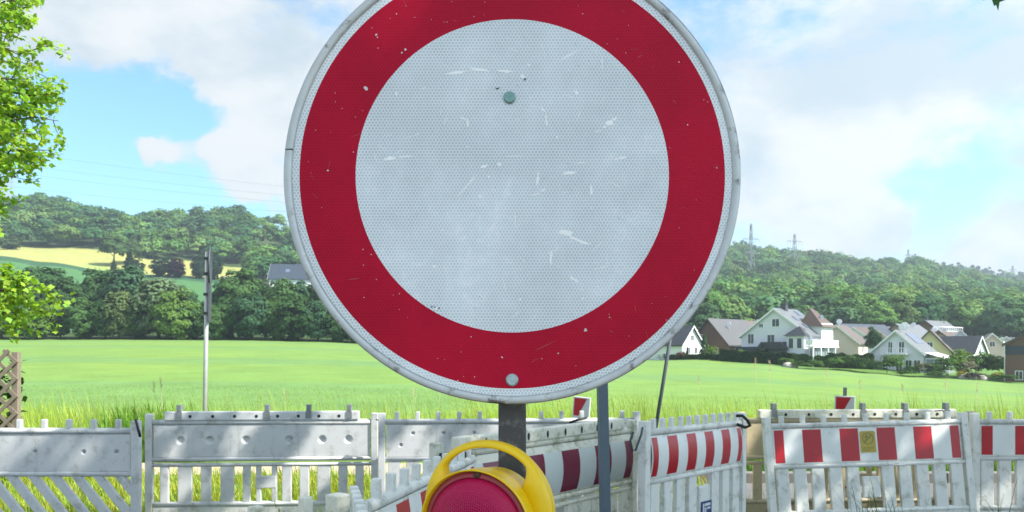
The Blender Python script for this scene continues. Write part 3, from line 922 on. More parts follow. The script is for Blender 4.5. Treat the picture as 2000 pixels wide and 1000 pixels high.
MAT['chimney'] = plain('chimney cladding', (0.05, 0.055, 0.07), 0.7)
MAT['dish'] = plain('dish white', (0.72, 0.74, 0.76), 0.5)


def win(par, face, x, z, w, h, L, W, door=False, pale=False):
    """window on 'gable' (y=0 plane), 'right' (x=+W/2) or 'left' side of a house"""
    f = MB(); p = MB()
    t = 0.09
    for a0, a1, b0, b1 in ((x - w / 2, x + w / 2, z + h - t, z + h), (x - w / 2, x + w / 2, z, z + t), (x - w / 2, x - w / 2 + t, z + t, z + h - t), (x + w / 2 - t, x + w / 2, z + t, z + h - t), (x - t / 3, x + t / 3, z + t, z + h - t)):
        f.box(a0, a1, -0.06, 0.02, b0, b1)
    p.box(x - w / 2 + t, x + w / 2 - t, -0.02, 0.01, z + t, z + h - t)
    fo = f.build('door' if door else 'window', MAT['frame'], par)
    po = p.build('pane', MAT['glass_pale' if pale else 'glass'], fo)
    if face == 'right': fo.rotation_euler.z = math.radians(90); fo.location = (W / 2, 0, 0)
    return fo


def house(px, D, base_py, ridge_py, eave_py, W, L, phi, wall, roof, label, windows=(), chimney=None, dishes=(), skylights=(), solar=None, name='house', asym=0.0):
    """gable of width W facing the camera side, centred at px; ridge runs away at phi degrees from straight ahead (to the right)"""
    p = at(px, D); p.z = zof(base_py, D)
    hr = zof(ridge_py, D) - p.z; he = zof(eave_py, D) - p.z
    r = empty(name, p, -math.radians(phi), label, 'house', 'houses beyond the field')
    b = MB()
    b.poly_prism([(-W / 2, -2.5), (W / 2, -2.5), (W / 2, he), (asym, hr), (-W / 2, he)], 0, L)
    wo = b.build('wall', WALL[wall], r)
    rb = MB()
    ov, th = 0.45, 0.22
    for s in (-1, 1):
        hw = W / 2 - s * asym if s > 0 else W / 2 + asym
        hw = abs(s * W / 2 - asym)
        sl = (hr - he) / hw
        ex = s * (W / 2 + ov); ez = he - sl * ov
        pts = [(asym, hr + 0.02), (ex, ez + 0.02), (ex, ez + th + 0.02), (asym, hr + th + 0.04)]
        rb.poly_prism(pts, -ov, L + ov)
    ro = rb.build('roof', ROOF[roof], r)
    # bargeboards
    bb = MB()
    for s in (-1, 1):
        hw = abs(s * W / 2 - asym); sl = (hr - he) / hw
        ex = s * (W / 2 + ov); ez = he - sl * ov
        bb.poly_prism([(asym, hr - 0.12), (ex, ez - 0.12), (ex, ez + th), (asym, hr + th)], -ov - 0.05, -ov - 0.003)
    bb.build('bargeboard', MAT['frame'] if wall in ('white', 'cool', 'pink') else ROOF['brown'], ro)
    sl = (hr - he) / abs(W / 2 - asym)

    def on_roof(mb, y0, y1, t0, t1, up, name, mat):
        x0, x1 = asym + (W / 2 - asym) * t0, asym + (W / 2 - asym) * t1
        z0, z1 = hr - sl * (x0 - asym), hr - sl * (x1 - asym)
        mb.poly_prism([(x0, z0 + th + 0.0), (x1, z1 + th + 0.0), (x1, z1 + th + up), (x0, z0 + th + up)], y0, y1)
        return mb.build(name, mat, ro)
    for y0, y1, t0, t1 in skylights:
        on_roof(MB(), y0, y1, t0, t1, 0.16, 'roof_window', MAT['solar'])
    if solar: on_roof(MB(), *solar, 0.14, 'solar_panel', MAT['solar'])
    if chimney:
        x, y, h, s = chimney
        c = MB(); c.box(x - s / 2, x + s / 2, y - s / 2, y + s / 2, hr - sl * abs(x) - 0.5, hr + h); c.box(x - s / 2 - .08, x + s / 2 + .08, y - s / 2 - .08, y + s / 2 + .08, hr + h, hr + h + 0.12)
        c.build('chimney', MAT['chimney'], ro)
    for y, t in dishes:
        x = asym + (W / 2 - asym) * t; z = hr - sl * (x - asym) + th
        c = MB()
        c.tube([(x, y, z - 0.1), (x, y, z + 0.8)], 0.04, 5)
        mt = Matrix.Translation((x, y - 0.1, z + 0.9)) @ Matrix.Rotation(math.radians(75), 4, 'X')
        c.lathe([(0.01, 0.0), (0.3, 0.05), (0.55, 0.2), (0.53, 0.22), (0.01, 0.03)], 16, 0, mt)
        c.build('satellite_dish', MAT['dish'], ro)
    for wdef in windows: win(r, wdef[0], *wdef[1:5], L, W, *wdef[5:])
    return r, hr, he


# from the left
house(1322, 152, 696, 645, 672, 8.0, 9, 60, 'cool', 'taupe', 'pale rendered house with a taupe roof half hidden by the big round sign', [('gable', -1.6, 0.6, 1.2, 1.3), ('gable', 1.4, 0.6, 1.2, 1.3), ('gable', 0, 3.0, 1.0, 1.1)])
house(1352, 146, 698, 638, 672, 6.5, 9, -42, 'white', 'slate', 'white gabled house with a black slate roof left of the brown brick house', [('gable', -1.2, 0.7, 1.0, 1.3), ('gable', 1.2, 0.7, 1.0, 1.3), ('gable', 0, 3.2, 1.0, 1.1)])
house(1384, 150, 698, 624, 672, 9.0, 12, 50, 'brick', 'grey', 'brown brick house with a large grey roof and satellite dish', [('gable', -1.5, 3.2, 1.1, 1.3), ('gable', 1.6, 0.6, 1.2, 1.3), ('right', 3, 0.4, 1.4, 1.6), ('right', 7, 0.3, 1.6, 2.0)], dishes=[(4.0, 0.45)])
house(1436, 172, 690, 627, 660, 8.5, 9, 46, 'cream', 'taupe', 'cream house with a taupe roof peeping between brick house and big white house', [('gable', 0, 3.6, 1.1, 1.2)], dishes=[(8.0, 0.3)])
big, bhr, bhe = house(1513, 137, 700, 604, 656, 13.0, 8.2, 46, 'cool', 'pale', 'large white three-storey house with grey skylit roof, dark chimney and balcony',
      [('gable', -2.6, 5.5, 0.9, 0.8), ('gable', 0.2, 5.6, 1.5, 1.5), ('gable', -4.6, 2.6, 1.3, 1.9), ('gable', -0.7, 2.7, 1.5, 1.6), ('right', 4.4, 3.0, 1.0, 2.0), ('right', 6.6, 3.0, 1.0, 2.0), ('gable', -4.2, 0.2, 1.6, 1.5)],
      chimney=(0.2, 3.2, 1.0, 1.0), skylights=[(2.2, 3.2, 0.32, 0.48), (4.6, 5.6, 0.45, 0.6), (2.0, 3.0, 0.62, 0.78), (6.0, 7.6, 0.10, 0.28)])
# bay with its pyramid roof, hipped dormer, balcony, veranda of the large house
b = MB(); b.box(3.1, 6.2, -1.7, 1.5, -2.4, 3.9)
b.build('bay', WALL['cool'], big)
b = MB()
r4 = [b.bm.verts.new(v) for v in ((2.6, -2.2, 3.9), (6.8, -2.2, 3.9), (6.8, 2.0, 3.9), (2.6, 2.0, 3.9))]; tp = b.bm.verts.new((4.7, -0.3, 5.7))
for i in range(4): b.bm.faces.new((r4[i], r4[(i + 1) % 4], tp))
b.bm.faces.new(r4[::-1])
b.build('bay_roof', ROOF['slate'], big)
f = MB(); q = MB()
for x in (3.9, 5.4): f.box(x - 0.5, x + 0.5, -1.77, -1.68, 1.7, 3.6); q.box(x - 0.4, x + 0.4, -1.79, -1.7, 1.8, 3.5)
fo = f.build('window', MAT['frame'], big); q.build('pane', MAT['glass'], fo)
b = MB(); b.box(4.6, 7.0, 3.4, 8.0, 2.3, 6.2)
b.build('dormer', WALL['white'], big)
b = MB()
r4 = [b.bm.verts.new(v) for v in ((3.2, 2.9, 5.9), (7.5, 2.9, 5.5), (7.5, 8.6, 5.5), (3.2, 8.6, 5.9))]; t1 = b.bm.verts.new((4.2, 4.8, 9.0)); t2 = b.bm.verts.new((3.9, 6.6, 9.0))
b.bm.faces.new((r4[0], r4[1], t1)); b.bm.faces.new((r4[1], r4[2], t2, t1)); b.bm.faces.new((r4[2], r4[3], t2)); b.bm.faces.new((r4[3], r4[0], t1, t2)); b.bm.faces.new(r4[::-1])
dr = b.build('dormer_roof', ROOF['brown'], big)
b = MB(); b.box(5.0, 5.1, 5.2, 6.4, 6.9, 8.1); o = b.build('roof_window', MAT['solar'], dr); o.rotation_euler = (0, math.radians(0), 0); o.location = (0.85, 0, -0.35)
b = MB(); b.box(6.6, 8.0, -2.0, 8.2, 1.9, 2.15)
for k in range(10): b.box(7.8, 7.9, -2 + k * 1.12, -1.9 + k * 1.12, 2.15, 3.1)
b.box(7.78, 7.92, -2.0, 8.2, 3.05, 3.2); b.box(7.82, 7.87, -1.9, 8.1, 2.3, 2.95)
b.box(6.6, 7.9, -2.04, -1.96, 2.3, 3.15)
b.build('balcony', MAT['frame'], big)
b = MB()
for k in range(4): b.box(7.7, 7.95, -1.9 + k * 2.9, -1.65 + k * 2.9, -2.4, 1.9)
b.build('balcony_post', MAT['frame'], big)
b = MB(); b.box(7.3, 7.4, 0.0, 8.0, -1.5, 1.8); b.build('veranda_glazing', MAT['glass_pale'], big)
b = MB(); b.poly_prism([(-2.2, 1.6), (3.6, 1.6), (2.6, 2.9), (-1.2, 2.9)], -2.8, 0); b.build('porch_roof', ROOF['slate'], big)
b = MB(); b.box(-6.8, -2.3, -1.6, -0.02, 1.1, 2.1); b.build('garage_roof', ROOF['blue'], big)

house(1634, 160, 694, 636, 670, 8.5, 9, 36, 'pink', 'taupe', 'pale pink house with a broad taupe roof right of the large white house', [('gable', -1.0, 0.6, 1.2, 1.3), ('right', 4, 0.6, 1.2, 1.3)], dishes=[(0.6, 0.1)])
house(1640, 185, 690, 634, 660, 10, 16, 62, 'white', 'blue', 'white house with a blue-black roof behind the pale pink house', [('gable', 0, 3.2, 1.0, 1.1)])
house(1750, 190, 690, 634, 661, 9, 13, 50, 'tan', 'pale', 'tan house with a grey roof just behind the balcony house', [('gable', -0.6, 3.4, 1.2, 1.2)], dishes=[(1.0, 0.5), (7.0, 0.3)])
hb, *_ = house(1808, 215, 688, 627, 652, 9, 13, 52, 'brick', 'pale', 'brick house farthest back with a lattice roof terrace', [('gable', 0, 4.0, 1.1, 1.2)], chimney=(0, 0.6, 0.9, 0.5))
b = MB()
for k in range(9): b.box(4.6, 4.7, 2 + k * 1.3, 2.1 + k * 1.3, 4.6, 7.0)
b.box(4.6, 4.72, 1.9, 12.8, 6.9, 7.05); b.box(4.6, 4.72, 1.9, 12.8, 5.8, 5.92)
for k in range(7): b.box(0.6 + k * 0.62, 0.7 + k * 0.62, 1.9, 12.6, 7.05, 7.15)
b.build('roof_terrace', MAT['frame'], hb)
rh, rhr, rhe = house(1750, 127, 725, 647, 690, 8.4, 5.8, 48, 'cool', 'pale', 'white one-and-a-half-storey house with a gable balcony, solar roof and conservatory',
      [('gable', -0.9, 3.0, 0.8, 1.9), ('gable', 0.9, 3.0, 1.0, 1.9), ('gable', 0.5, -0.2, 1.1, 2.1, True), ('gable', 2.0, -0.2, 1.1, 2.1, True), ('gable', 3.3, -0.3, 1.1, 2.2, True), ('right', 1.4, 0.0, 1.2, 1.9), ('right', 3.0, 0.0, 1.2, 1.9)],
      dishes=[(1.4, 0.12), (3.6, 0.02)], solar=(1.8, 5.0, 0.18, 0.62), skylights=[(5.0, 5.6, 0.3, 0.5)])
b = MB()
b.box(-2.0, 2.1, -1.2, -0.02, 2.75, 2.9)
for k in range(12): b.box(-2.0 + k * 0.36, -1.95 + k * 0.36, -1.2, -1.15, 2.9, 3.8)
b.box(-2.0, 2.1, -1.23, -1.12, 3.8, 3.88)
b.build('balcony', MAT['frame'], rh)
b = MB()
for k in range(6): b.box(6.8, 6.92, 0.6 + k * 1.0, 0.7 + k * 1.0, -2.3, 2.1)
for k in range(3): b.box(4.4 + k * 1.2, 4.5 + k * 1.2, 0.55, 0.65, -2.3, 2.1)
b.box(4.25, 6.95, 0.5, 0.66, 2.0, 2.15); b.box(6.78, 6.94, 0.68, 5.8, 2.0, 2.15); b.poly_prism([(4.3, 3.0), (7.0, 2.16), (7.0, 2.26), (4.3, 3.1)], 0.4, 5.9)
co = b.build('conservatory', MAT['frame'], rh)
b = MB(); b.box(6.83, 6.87, 0.7, 5.7, -2.2, 2.0); b.box(4.5, 6.8, 0.58, 0.62, -2.2, 2.0); b.build('pane', MAT['glass_pale'], co)
house(1816, 150, 712, 646, 688, 7.4, 9, 32, 'cream', 'taupe', 'yellowish house with a brown roof right behind the balcony house', [('gable', 0, 3.2, 1.1, 1.2)], dishes=[(2.0, 0.2)], skylights=[(5.0, 6.2, 0.5, 0.68)])
house(1876, 165, 706, 645, 684, 8.0, 9, 30, 'white', 'taupe', 'white house with a grey-brown roof left of the small white gable', [('gable', -0.6, 2.8, 1.1, 1.2)])
house(1914, 158, 706, 658, 688, 6.0, 8, -38, 'white', 'slate', 'small white gabled house with a dark roof near the brick building', [('gable', 0, 1.6, 1.0, 1.2)])
house(1966, 178, 702, 658, 688, 8, 10, 34, 'white', 'grey', 'low house with a grey roof nearest the brick building', [('gable', 0, 2.4, 1.0, 1.2)], skylights=[(3, 4.2, 0.3, 0.5)])
hbk, *_ = house(2032, 112, 750, 640, 672, 8.6, 12, 34, 'brick', 'brown', 'brown brick building cut by the right edge of the photo', [('gable', -2.6, 0.5, 1.0, 1.4)])
b = MB(); b.box(-4.42, 4.42, -0.12, -0.02, 4.3, 5.6); b.build('cladding_band', ROOF['blue'], hbk)
b = MB(); b.tube([(-4.4, -0.3, -2), (-4.4, -0.3, 5.6), (-4.5, -0.3, 6.3)], 0.07, 6); b.build('downpipe', MAT['frame'], hbk)
house(1668, 176, 692, 640, 664, 8.5, 10, 48, 'white', 'brown', 'white house with a brown roof between the pink house and the tall garden conifer', [('gable', 0, 2.8, 1.1, 1.2)])
house(1700, 205, 688, 638, 660, 9, 12, 52, 'cream', 'grey', 'cream house with a dark grey roof behind the tall garden conifer', [('gable', 0, 3.2, 1.1, 1.2)])
house(1838, 182, 694, 650, 676, 8.5, 10, 50, 'tan', 'brown', 'tan house with a brown roof peeping over the yellowish house', [('gable', 0, 3.0, 1.1, 1.2)])
house(1938, 170, 704, 652, 684, 7.5, 9, 26, 'pink', 'taupe', 'pinkish house with a taupe roof right of the small white gabled house', [('gable', 0, 3.0, 1.1, 1.2)])
house(1958, 196, 694, 660, 680, 9, 12, 50, 'white', 'slate', 'white house with a slate roof just left of the brick building, farther back', [('gable', 0, 2.4, 1.1, 1.2)])
# white house on the left slope, shed
house(531, 262, 566, 517, 546, 9.5, 16, 84, 'cool', 'blue', 'white house with a blue-black roof on the left slope beside the sign', [('right', 3, 0.6, 1.6, 2.2), ('right', 6.5, 0.6, 1.6, 2.2), ('right', 11, 0.6, 1.6, 2.2)], skylights=[(5, 6.4, 0.4, 0.6)])
house(432, 318, 552, 541, 545, 5, 6, 70, 'white', 'pale', 'tiny pale shed at the lower edge of the yellow meadow', name='shed')

# ------------------------------------------------------------------ garden planting
def hedge(px0, px1, D0, D1, h, depth, col, label, name='hedge', py0=None, py1=None):
    rng = np.random.default_rng(int(px0 * 7 + D0))
    a, c = pt(px0, D0), pt(px1, D1)
    L = (c - a).length
    n = int(L * h * 160) + 500
    t = rng.random(n)
    off = rng.normal(size=(n, 3)); off /= np.linalg.norm(off, axis=1, keepdims=True)
    off[:, 2] = np.abs(off[:, 2])
    P = np.outer(1 - t, np.array(a)) + np.outer(t, np.array(c))
    bumps = 1 + 0.08 * np.sin(t * L * 1.3) + 0.07 * np.sin(t * L * 3.1 + 1)
    side = np.array([(c - a).y, -(c - a).x, 0]) / L
    fx = rng.uniform(-1, 1, n); top = rng.random(n) < 0.3
    zz = np.where(top, 1.0, rng.random(n)) * h * bumps
    sgn = np.where(top, fx, np.where(rng.random(n) < 0.75, 1, -1) * rng.uniform(0.85, 1.05, n))
    P = P + side * (sgn * depth / 2)[:, None]; P[:, 2] += zz
    N = np.where(top[:, None], np.array([0, 0, 1.0]), side * np.sign(sgn)[:, None]) + rng.normal(scale=0.5, size=(n, 3))
    B = rng.uniform(0.7, 1.25, n) * (1 + 0.2 * np.sin(t * L * 2.0))
    o = link(name, quad_mesh(name, quads(P, N, 0.26, rng), tint(B, rng, (1, 1, 1), 0.08)), MAT['foliage'])
    o.color = (*col, 1)
    tag(o, label, 'hedge')
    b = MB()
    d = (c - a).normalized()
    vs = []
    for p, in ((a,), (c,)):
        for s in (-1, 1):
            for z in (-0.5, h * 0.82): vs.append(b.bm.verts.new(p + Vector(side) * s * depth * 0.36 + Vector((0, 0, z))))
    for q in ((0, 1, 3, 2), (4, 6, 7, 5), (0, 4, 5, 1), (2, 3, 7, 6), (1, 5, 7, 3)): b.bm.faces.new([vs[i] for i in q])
    k = b.build('hedge_core', MAT['bark_far'], o)  # solid dark core added inside the leaves to block the view through


SH_Q = [crown(RNG, 0.9, 0.75, 0.85, 24, 34, 0.34, 0.13) for _ in range(3)]
SH_M = []
for Q, B in SH_Q:
    me = quad_mesh('shrub', Q, tint(B, RNG, (1, 1, 1), 0.09)); me.materials.append(MAT['foliage']); SH_M.append(me)


def shrub(px, D, h, w, col, label, name='shrub', cat='shrub'):
    p = pt(px, D)
    o = bpy.data.objects.new(name, random.choice(SH_M)); COL.objects.link(o)
    o.location = p; o.scale = (w / 1.9, w / 1.9, h / 1.75); o.rotation_euler.z = random.uniform(0, 6.28); o.color = (*col, 1)
    tag(o, label, cat, 'garden shrubs beyond the field')
    return o


hedge(1408, 1545, 137, 132, 1.9, 1.6, (0.022, 0.050, 0.016), 'long dark clipped hedge in front of the large white house')
hedge(1545, 1618, 132, 130, 1.8, 1.6, (0.060, 0.115, 0.025), 'lighter green clipped hedge at the foot of the balcony side of the large house')
hedge(1618, 1705, 130, 128, 2.2, 1.8, (0.035, 0.075, 0.020), 'dark hedge between the large white house and the balcony house')
hedge(1285, 1408, 149, 138, 1.0, 1.5, (0.035, 0.075, 0.025), 'low hedge along the field in front of the brick house')
tree('spruce', 'cone', 1376, 141, 650, 0.85, (0.060, 0.110, 0.040), 'slim yellow-green conifer in front of the brown brick house')
tree('cypress', 'cone', 1319, 147, 672, 0.45, (0.030, 0.070, 0.030), 'narrow dark cypress near the edge of the sign')
tree('cypress', 'cone', 1342, 144, 674, 0.5, (0.026, 0.062, 0.030), 'narrow dark cypress before the black-roofed white house')
tree('conifer', 'tall', 1706, 150, 636, 0.75, (0.050, 0.105, 0.045), 'tall green conifer between the blue roof and the balcony house')
tree('garden_tree', 'round', 1489, 136, 675, 0.85, (0.045, 0.075, 0.040), 'small round-headed tree in front of the large white house')
tree('garden_tree', 'round', 1732, 122, 697, 0.75, (0.045, 0.012, 0.018), 'small round tree with dark red leaves before the balcony house')
G1, G2, G3, G4 = (0.045, 0.095, 0.022), (0.075, 0.15, 0.03), (0.11, 0.19, 0.035), (0.10, 0.115, 0.06)
for px, D, h, w, c, l in [
    (1330, 144, 1.6, 2.0, (0.12, 0.06, 0.05), 'reddish shrub between the two narrow cypresses'), (1389, 139, 2.6, 2.4, G3, 'bright yellow-green ball shrub right of the slim conifer'),
    (1418, 139, 1.6, 2.2, G2, 'rounded green shrub at the brick house terrace'), (1448, 137, 2.0, 2.4, G3, 'light green shrub left of the long dark hedge'),
    (1535, 130, 1.4, 3.0, G2, 'low green shrub before the lighter hedge'), (1562, 127, 1.3, 3.0, G1, 'low dark shrub at the field edge below the balcony'), (1590, 126.5, 1.6, 3.2, G2, 'spreading green shrub at the field edge right of the pale stones'),
    (1640, 126, 2.2, 4.0, G2, 'broad bright shrub at the bend of the field edge'), (1662, 125, 2.6, 3.6, G1, 'broad dark shrub before the dark hedge'), (1690, 123, 2.4, 3.6, G1, 'dark round shrub at the left corner of the balcony house'),
    (1714, 121, 2.0, 3.0, G1, 'dark shrub under the red-leaved tree'), (1742, 119.5, 3.2, 3.6, G2, 'tall round green shrub in front of the terrace doors'), (1776, 118.5, 1.8, 2.6, G1, 'low dark shrub before the right terrace door'),
    (1800, 118.5, 2.4, 3.0, G4, 'grey-green shrub in front of the conservatory'), (1826, 118, 2.4, 2.8, G1, 'dark shrub at the conservatory corner'), (1850, 118, 4.0, 3.6, G2, 'tall bright shrub right of the conservatory'),
    (1872, 119, 5.2, 4.2, G3, 'tallest yellow-green shrub of the garden bank'), (1892, 117, 3.6, 3.4, (0.16, 0.16, 0.10), 'pale flowering shrub in the middle of the garden bank'), (1914, 118, 5.0, 4.2, G2, 'large bright green shrub in the garden bank'),
    (1936, 118, 4.6, 4.0, G3, 'large light shrub beside the brick building'), (1958, 116, 4.4, 3.6, G2, 'green shrub touching the brick building downpipe'), (1948, 113.5, 1.7, 1.8, (0.30, 0.26, 0.03), 'small yellow shrub near the brick building'),
    (1878, 116, 1.6, 1.5, (0.30, 0.26, 0.03), 'small yellow shrub in front of the pale flowering shrub'), (1905, 114, 1.5, 3.0, (0.06, 0.05, 0.04), 'brownish low shrub at the foot of the garden bank'), (1965, 112, 1.5, 4.0, G1, 'low dark shrub at the field corner by the brick building'),
    (1830, 116, 1.2, 3.4, G1, 'low dark ground shrub below the conservatory corner'), (1770, 117.4, 1.1, 3.4, G1, 'lowest dark shrub along the field edge below the terrace')]:
    shrub(px, D, h * 0.82 if px > 1845 else h, w, c, l)
# garden stones
MAT['stone'] = plain('garden stone', (0.36, 0.34, 0.31), 0.9, 0, 0.3, 3)
def rock(px, D, r, label):
    rng = np.random.default_rng(int(px))
    bm = bmesh.new(); bmesh.ops.create_icosphere(bm, subdivisions=3, radius=r)
    k = rng.normal(size=(6, 3))
    for v in bm.verts: v.co *= 1 + 0.10 * sum(math.sin(2.2 / r * v.co.dot(Vector(q))) for q in k) / 2.5; v.co.z *= 0.7
    me = bpy.data.meshes.new('boulder'); bm.to_mesh(me); bm.free()
    o = link('boulder', me, MAT['stone']); o.location = pt(px, D) + Vector((0, 0, r * 0.2)); tag(o, label, 'boulder', 'boulders in the gardens')
for px, D, r, l in ((1540, 128, 0.9, 'pale boulder below the lighter hedge of the large house'), (1552, 127.5, 0.6, 'small pale boulder beside the hedge boulder'), (1885, 115.4, 0.9, 'pale boulder in the garden bank under the flowering shrub'), (1897, 114.8, 0.7, 'smaller boulder right of the garden bank boulder'), (1918, 114.6, 0.8, 'pale boulder under the large bright shrub')):
    rock(px, D, r, l)

# ------------------------------------------------------------------ pylons and cables
MAT['pylon'] = plain('pylon steel', (0.17, 0.20, 0.22), 0.6, 0.2)
def pylon(px, D, top, base_py, arms, label, w=5.0, t=0.16):
    p = at(px, D); p.z = zof(base_py, D); h = zof(top, D) - p.z
    r = empty('power_pylon', p, 0.35, label, 'pylon', 'power pylons on the hill')
    b = MB()
    hw = lambda z: w / 2 * (1 - 0.86 * min(1, z / (h * 0.95)))
    lv = [h * k / 9 for k in range(10)]
    for i in range(9):
        z0, z1 = lv[i], lv[i + 1]; a0, a1 = hw(z0), hw(z1)
        for sx, sy in ((1, 1), (1, -1), (-1, 1), (-1, -1)):
            b.tube([(sx * a0, sy * a0, z0), (sx * a1, sy * a1, z1)], t, 4, cap=False)
        for s in (1, -1):
            b.tube([(-a0, s * a0, z0), (a1, s * a1, z1)], t * .6, 3, cap=False); b.tube([(a0, s * a0, z0), (-a1, s * a1, z1)], t * .6, 3, cap=False)
            b.tube([(s * a0, -a0, z0), (s * a1, a1, z1)], t * .6, 3, cap=False)
    b.build('mast', MAT['pylon'], r)
    for zf, aw in arms:
        c = MB(); z = h * zf
        for s in (-1, 1):
            c.tube([(0, 0, z + 1.3), (s * aw, 0, z)], t * .8, 4); c.tube([(0, 0.3, z), (s * aw, 0, z)], t * .8, 4); c.tube([(0, -0.3, z), (s * aw, 0, z)], t * .8, 4)
            c.tube([(s * aw, 0, z), (s * aw, 0, z - 2.2)], t * .5, 4); c.tube([(s * aw * .55, 0, z), (s * aw * .55, 0, z - 2.2)], t * .5, 4)
        c.build('cross_arm', MAT['pylon'], r)
    return r
pylon(1467, 470, 437, 588, [(0.80, 6.0), (0.62, 6.5)], 'tallest pale lattice pylon, left of the other one above the houses')
pylon(1552, 520, 457, 560, [(0.86, 6.0), (0.58, 7.5)], 'lattice pylon right of the tallest one, two wide arms')
pylon(1774, 700, 487, 550, [(0.82, 5), (0.6, 5)], 'small pylon tip rising behind the round tree on the crest', 5)
pylon(1978, 1020, 519, 562, [(0.82, 7), (0.6, 7)], 'farthest tiny pylon on the right ridge', 6, 0.3)
pylon(190, 620, 405, 470, [(0.93, 7), (0.7, 7)], 'pylon tip peeping over the left hill wood', 5)
def cable(a, c, sag, label, r=0.05):
    b = MB(); a, c = Vector(a), Vector(c)
    b.tube([a.lerp(c, t) - Vector((0, 0, sag * 4 * t * (1 - t))) for t in np.linspace(0, 1, 15)], r, 4)
    tag(b.build('power_cable', MAT['steel_sign']), label, 'cable', 'power cables in the sky')
for y0, y1, l in ((290, 372, 'topmost thin power cable across the blue sky at the left'), (318, 384, 'second thin power cable below the topmost, left sky'), (336, 396, 'third thin power cable, just above the lowest, left sky'), (368, 408, 'lowest thin power cable just above the left hill wood')):
    cable(tuple(at(-200, 380, zof(y0 - 30, 380))), tuple(at(900, 520, zof(y1 + 22, 520))), 4, l)
for y0, y1, l in ((522, 440, 'thin power cable running to the tallest pylon arm'), (560, 470, 'lower power cable running to the tallest pylon')):
    cable(tuple(at(1180, 330, zof(y0 + 60, 330))), tuple(at(1467, 468, zof(y1 + 30, 468))), 5, l, 0.06)

# ------------------------------------------------------------------ striped barriers
def stripe_mat(name, red, white, rough=0.3):
    m1 = plain(name + ' red', red, rough, 0, 0.10, 5, dirt=tuple(x * 0.7 + 0.05 for x in red), dscale=14, dlo=0.6, dhi=0.8)
    m2 = plain(name + ' white', white, rough + 0.1, 0, 0.08, 5, dirt=(0.36, 0.37, 0.33), dscale=12, dlo=0.58, dhi=0.8)
    return m1, m2
RED, WHT = stripe_mat('reflective', (0.44, 0.006, 0.018), (0.76, 0.79, 0.78))
GLOSS_RED, GLOSS_WHT = stripe_mat('sky-tinted glossy', (0.165, 0.012, 0.040), (0.56, 0.61, 0.60), 0.2)  # purple of the sky mirrored in the curved board is put into the red


def panel(L, h, z0, bulge, dimples, res=0.0065):
    """moulded board with bulge and pressed dimples (x, z, radius, depth), front at -y"""
    nx, nz = max(8, int(L / res)), max(4, int(h / res))
    if not dimples: nx, nz = 60, 24
    xs = np.linspace(-L / 2, L / 2, nx + 1); zs = np.linspace(0, h, nz + 1)
    Xg, Zg = np.meshgrid(xs, zs, indexing='ij')
    y = -0.012 - bulge * (1 - (2 * Zg / h - 1) ** 2)
    for dx, dz, r, dep in dimples:
        d = np.sqrt((Xg - dx) ** 2 + (Zg - dz) ** 2) / r
        y += dep * np.clip(1 - d ** 4, 0, 1)
    Vf = np.stack([Xg, y, Zg + z0], -1).reshape(-1, 3)
    i, j = np.meshgrid(np.arange(nx), np.arange(nz), indexing='ij')
    b = (i * (nz + 1) + j).ravel()
    Ff = np.stack([b, b + nz + 1, b + nz + 2, b + 1], -1)
    n0 = len(Vf)
    # back sheet
    Vb = np.array([[-L / 2, 0.014, z0], [L / 2, 0.014, z0], [L / 2, 0.014, z0 + h], [-L / 2, 0.014, z0 + h]])
    Fb = np.array([[n0, n0 + 3, n0 + 2, n0 + 1]])
    c = [0, nx * (nz + 1), nx * (nz + 1) + nz, nz]
    me = np_mesh('board', np.concatenate([Vf, Vb]), np.concatenate([Ff, Fb]))
    return me


SL_B = [(190, 258), (330, 440), (510, 590), (665, 770), (840, 900), (945, 985), (1070, 1110), (1150, 1225), (1290, 1365), (1430, 1535), (1600, 1670), (1735, 1800)]


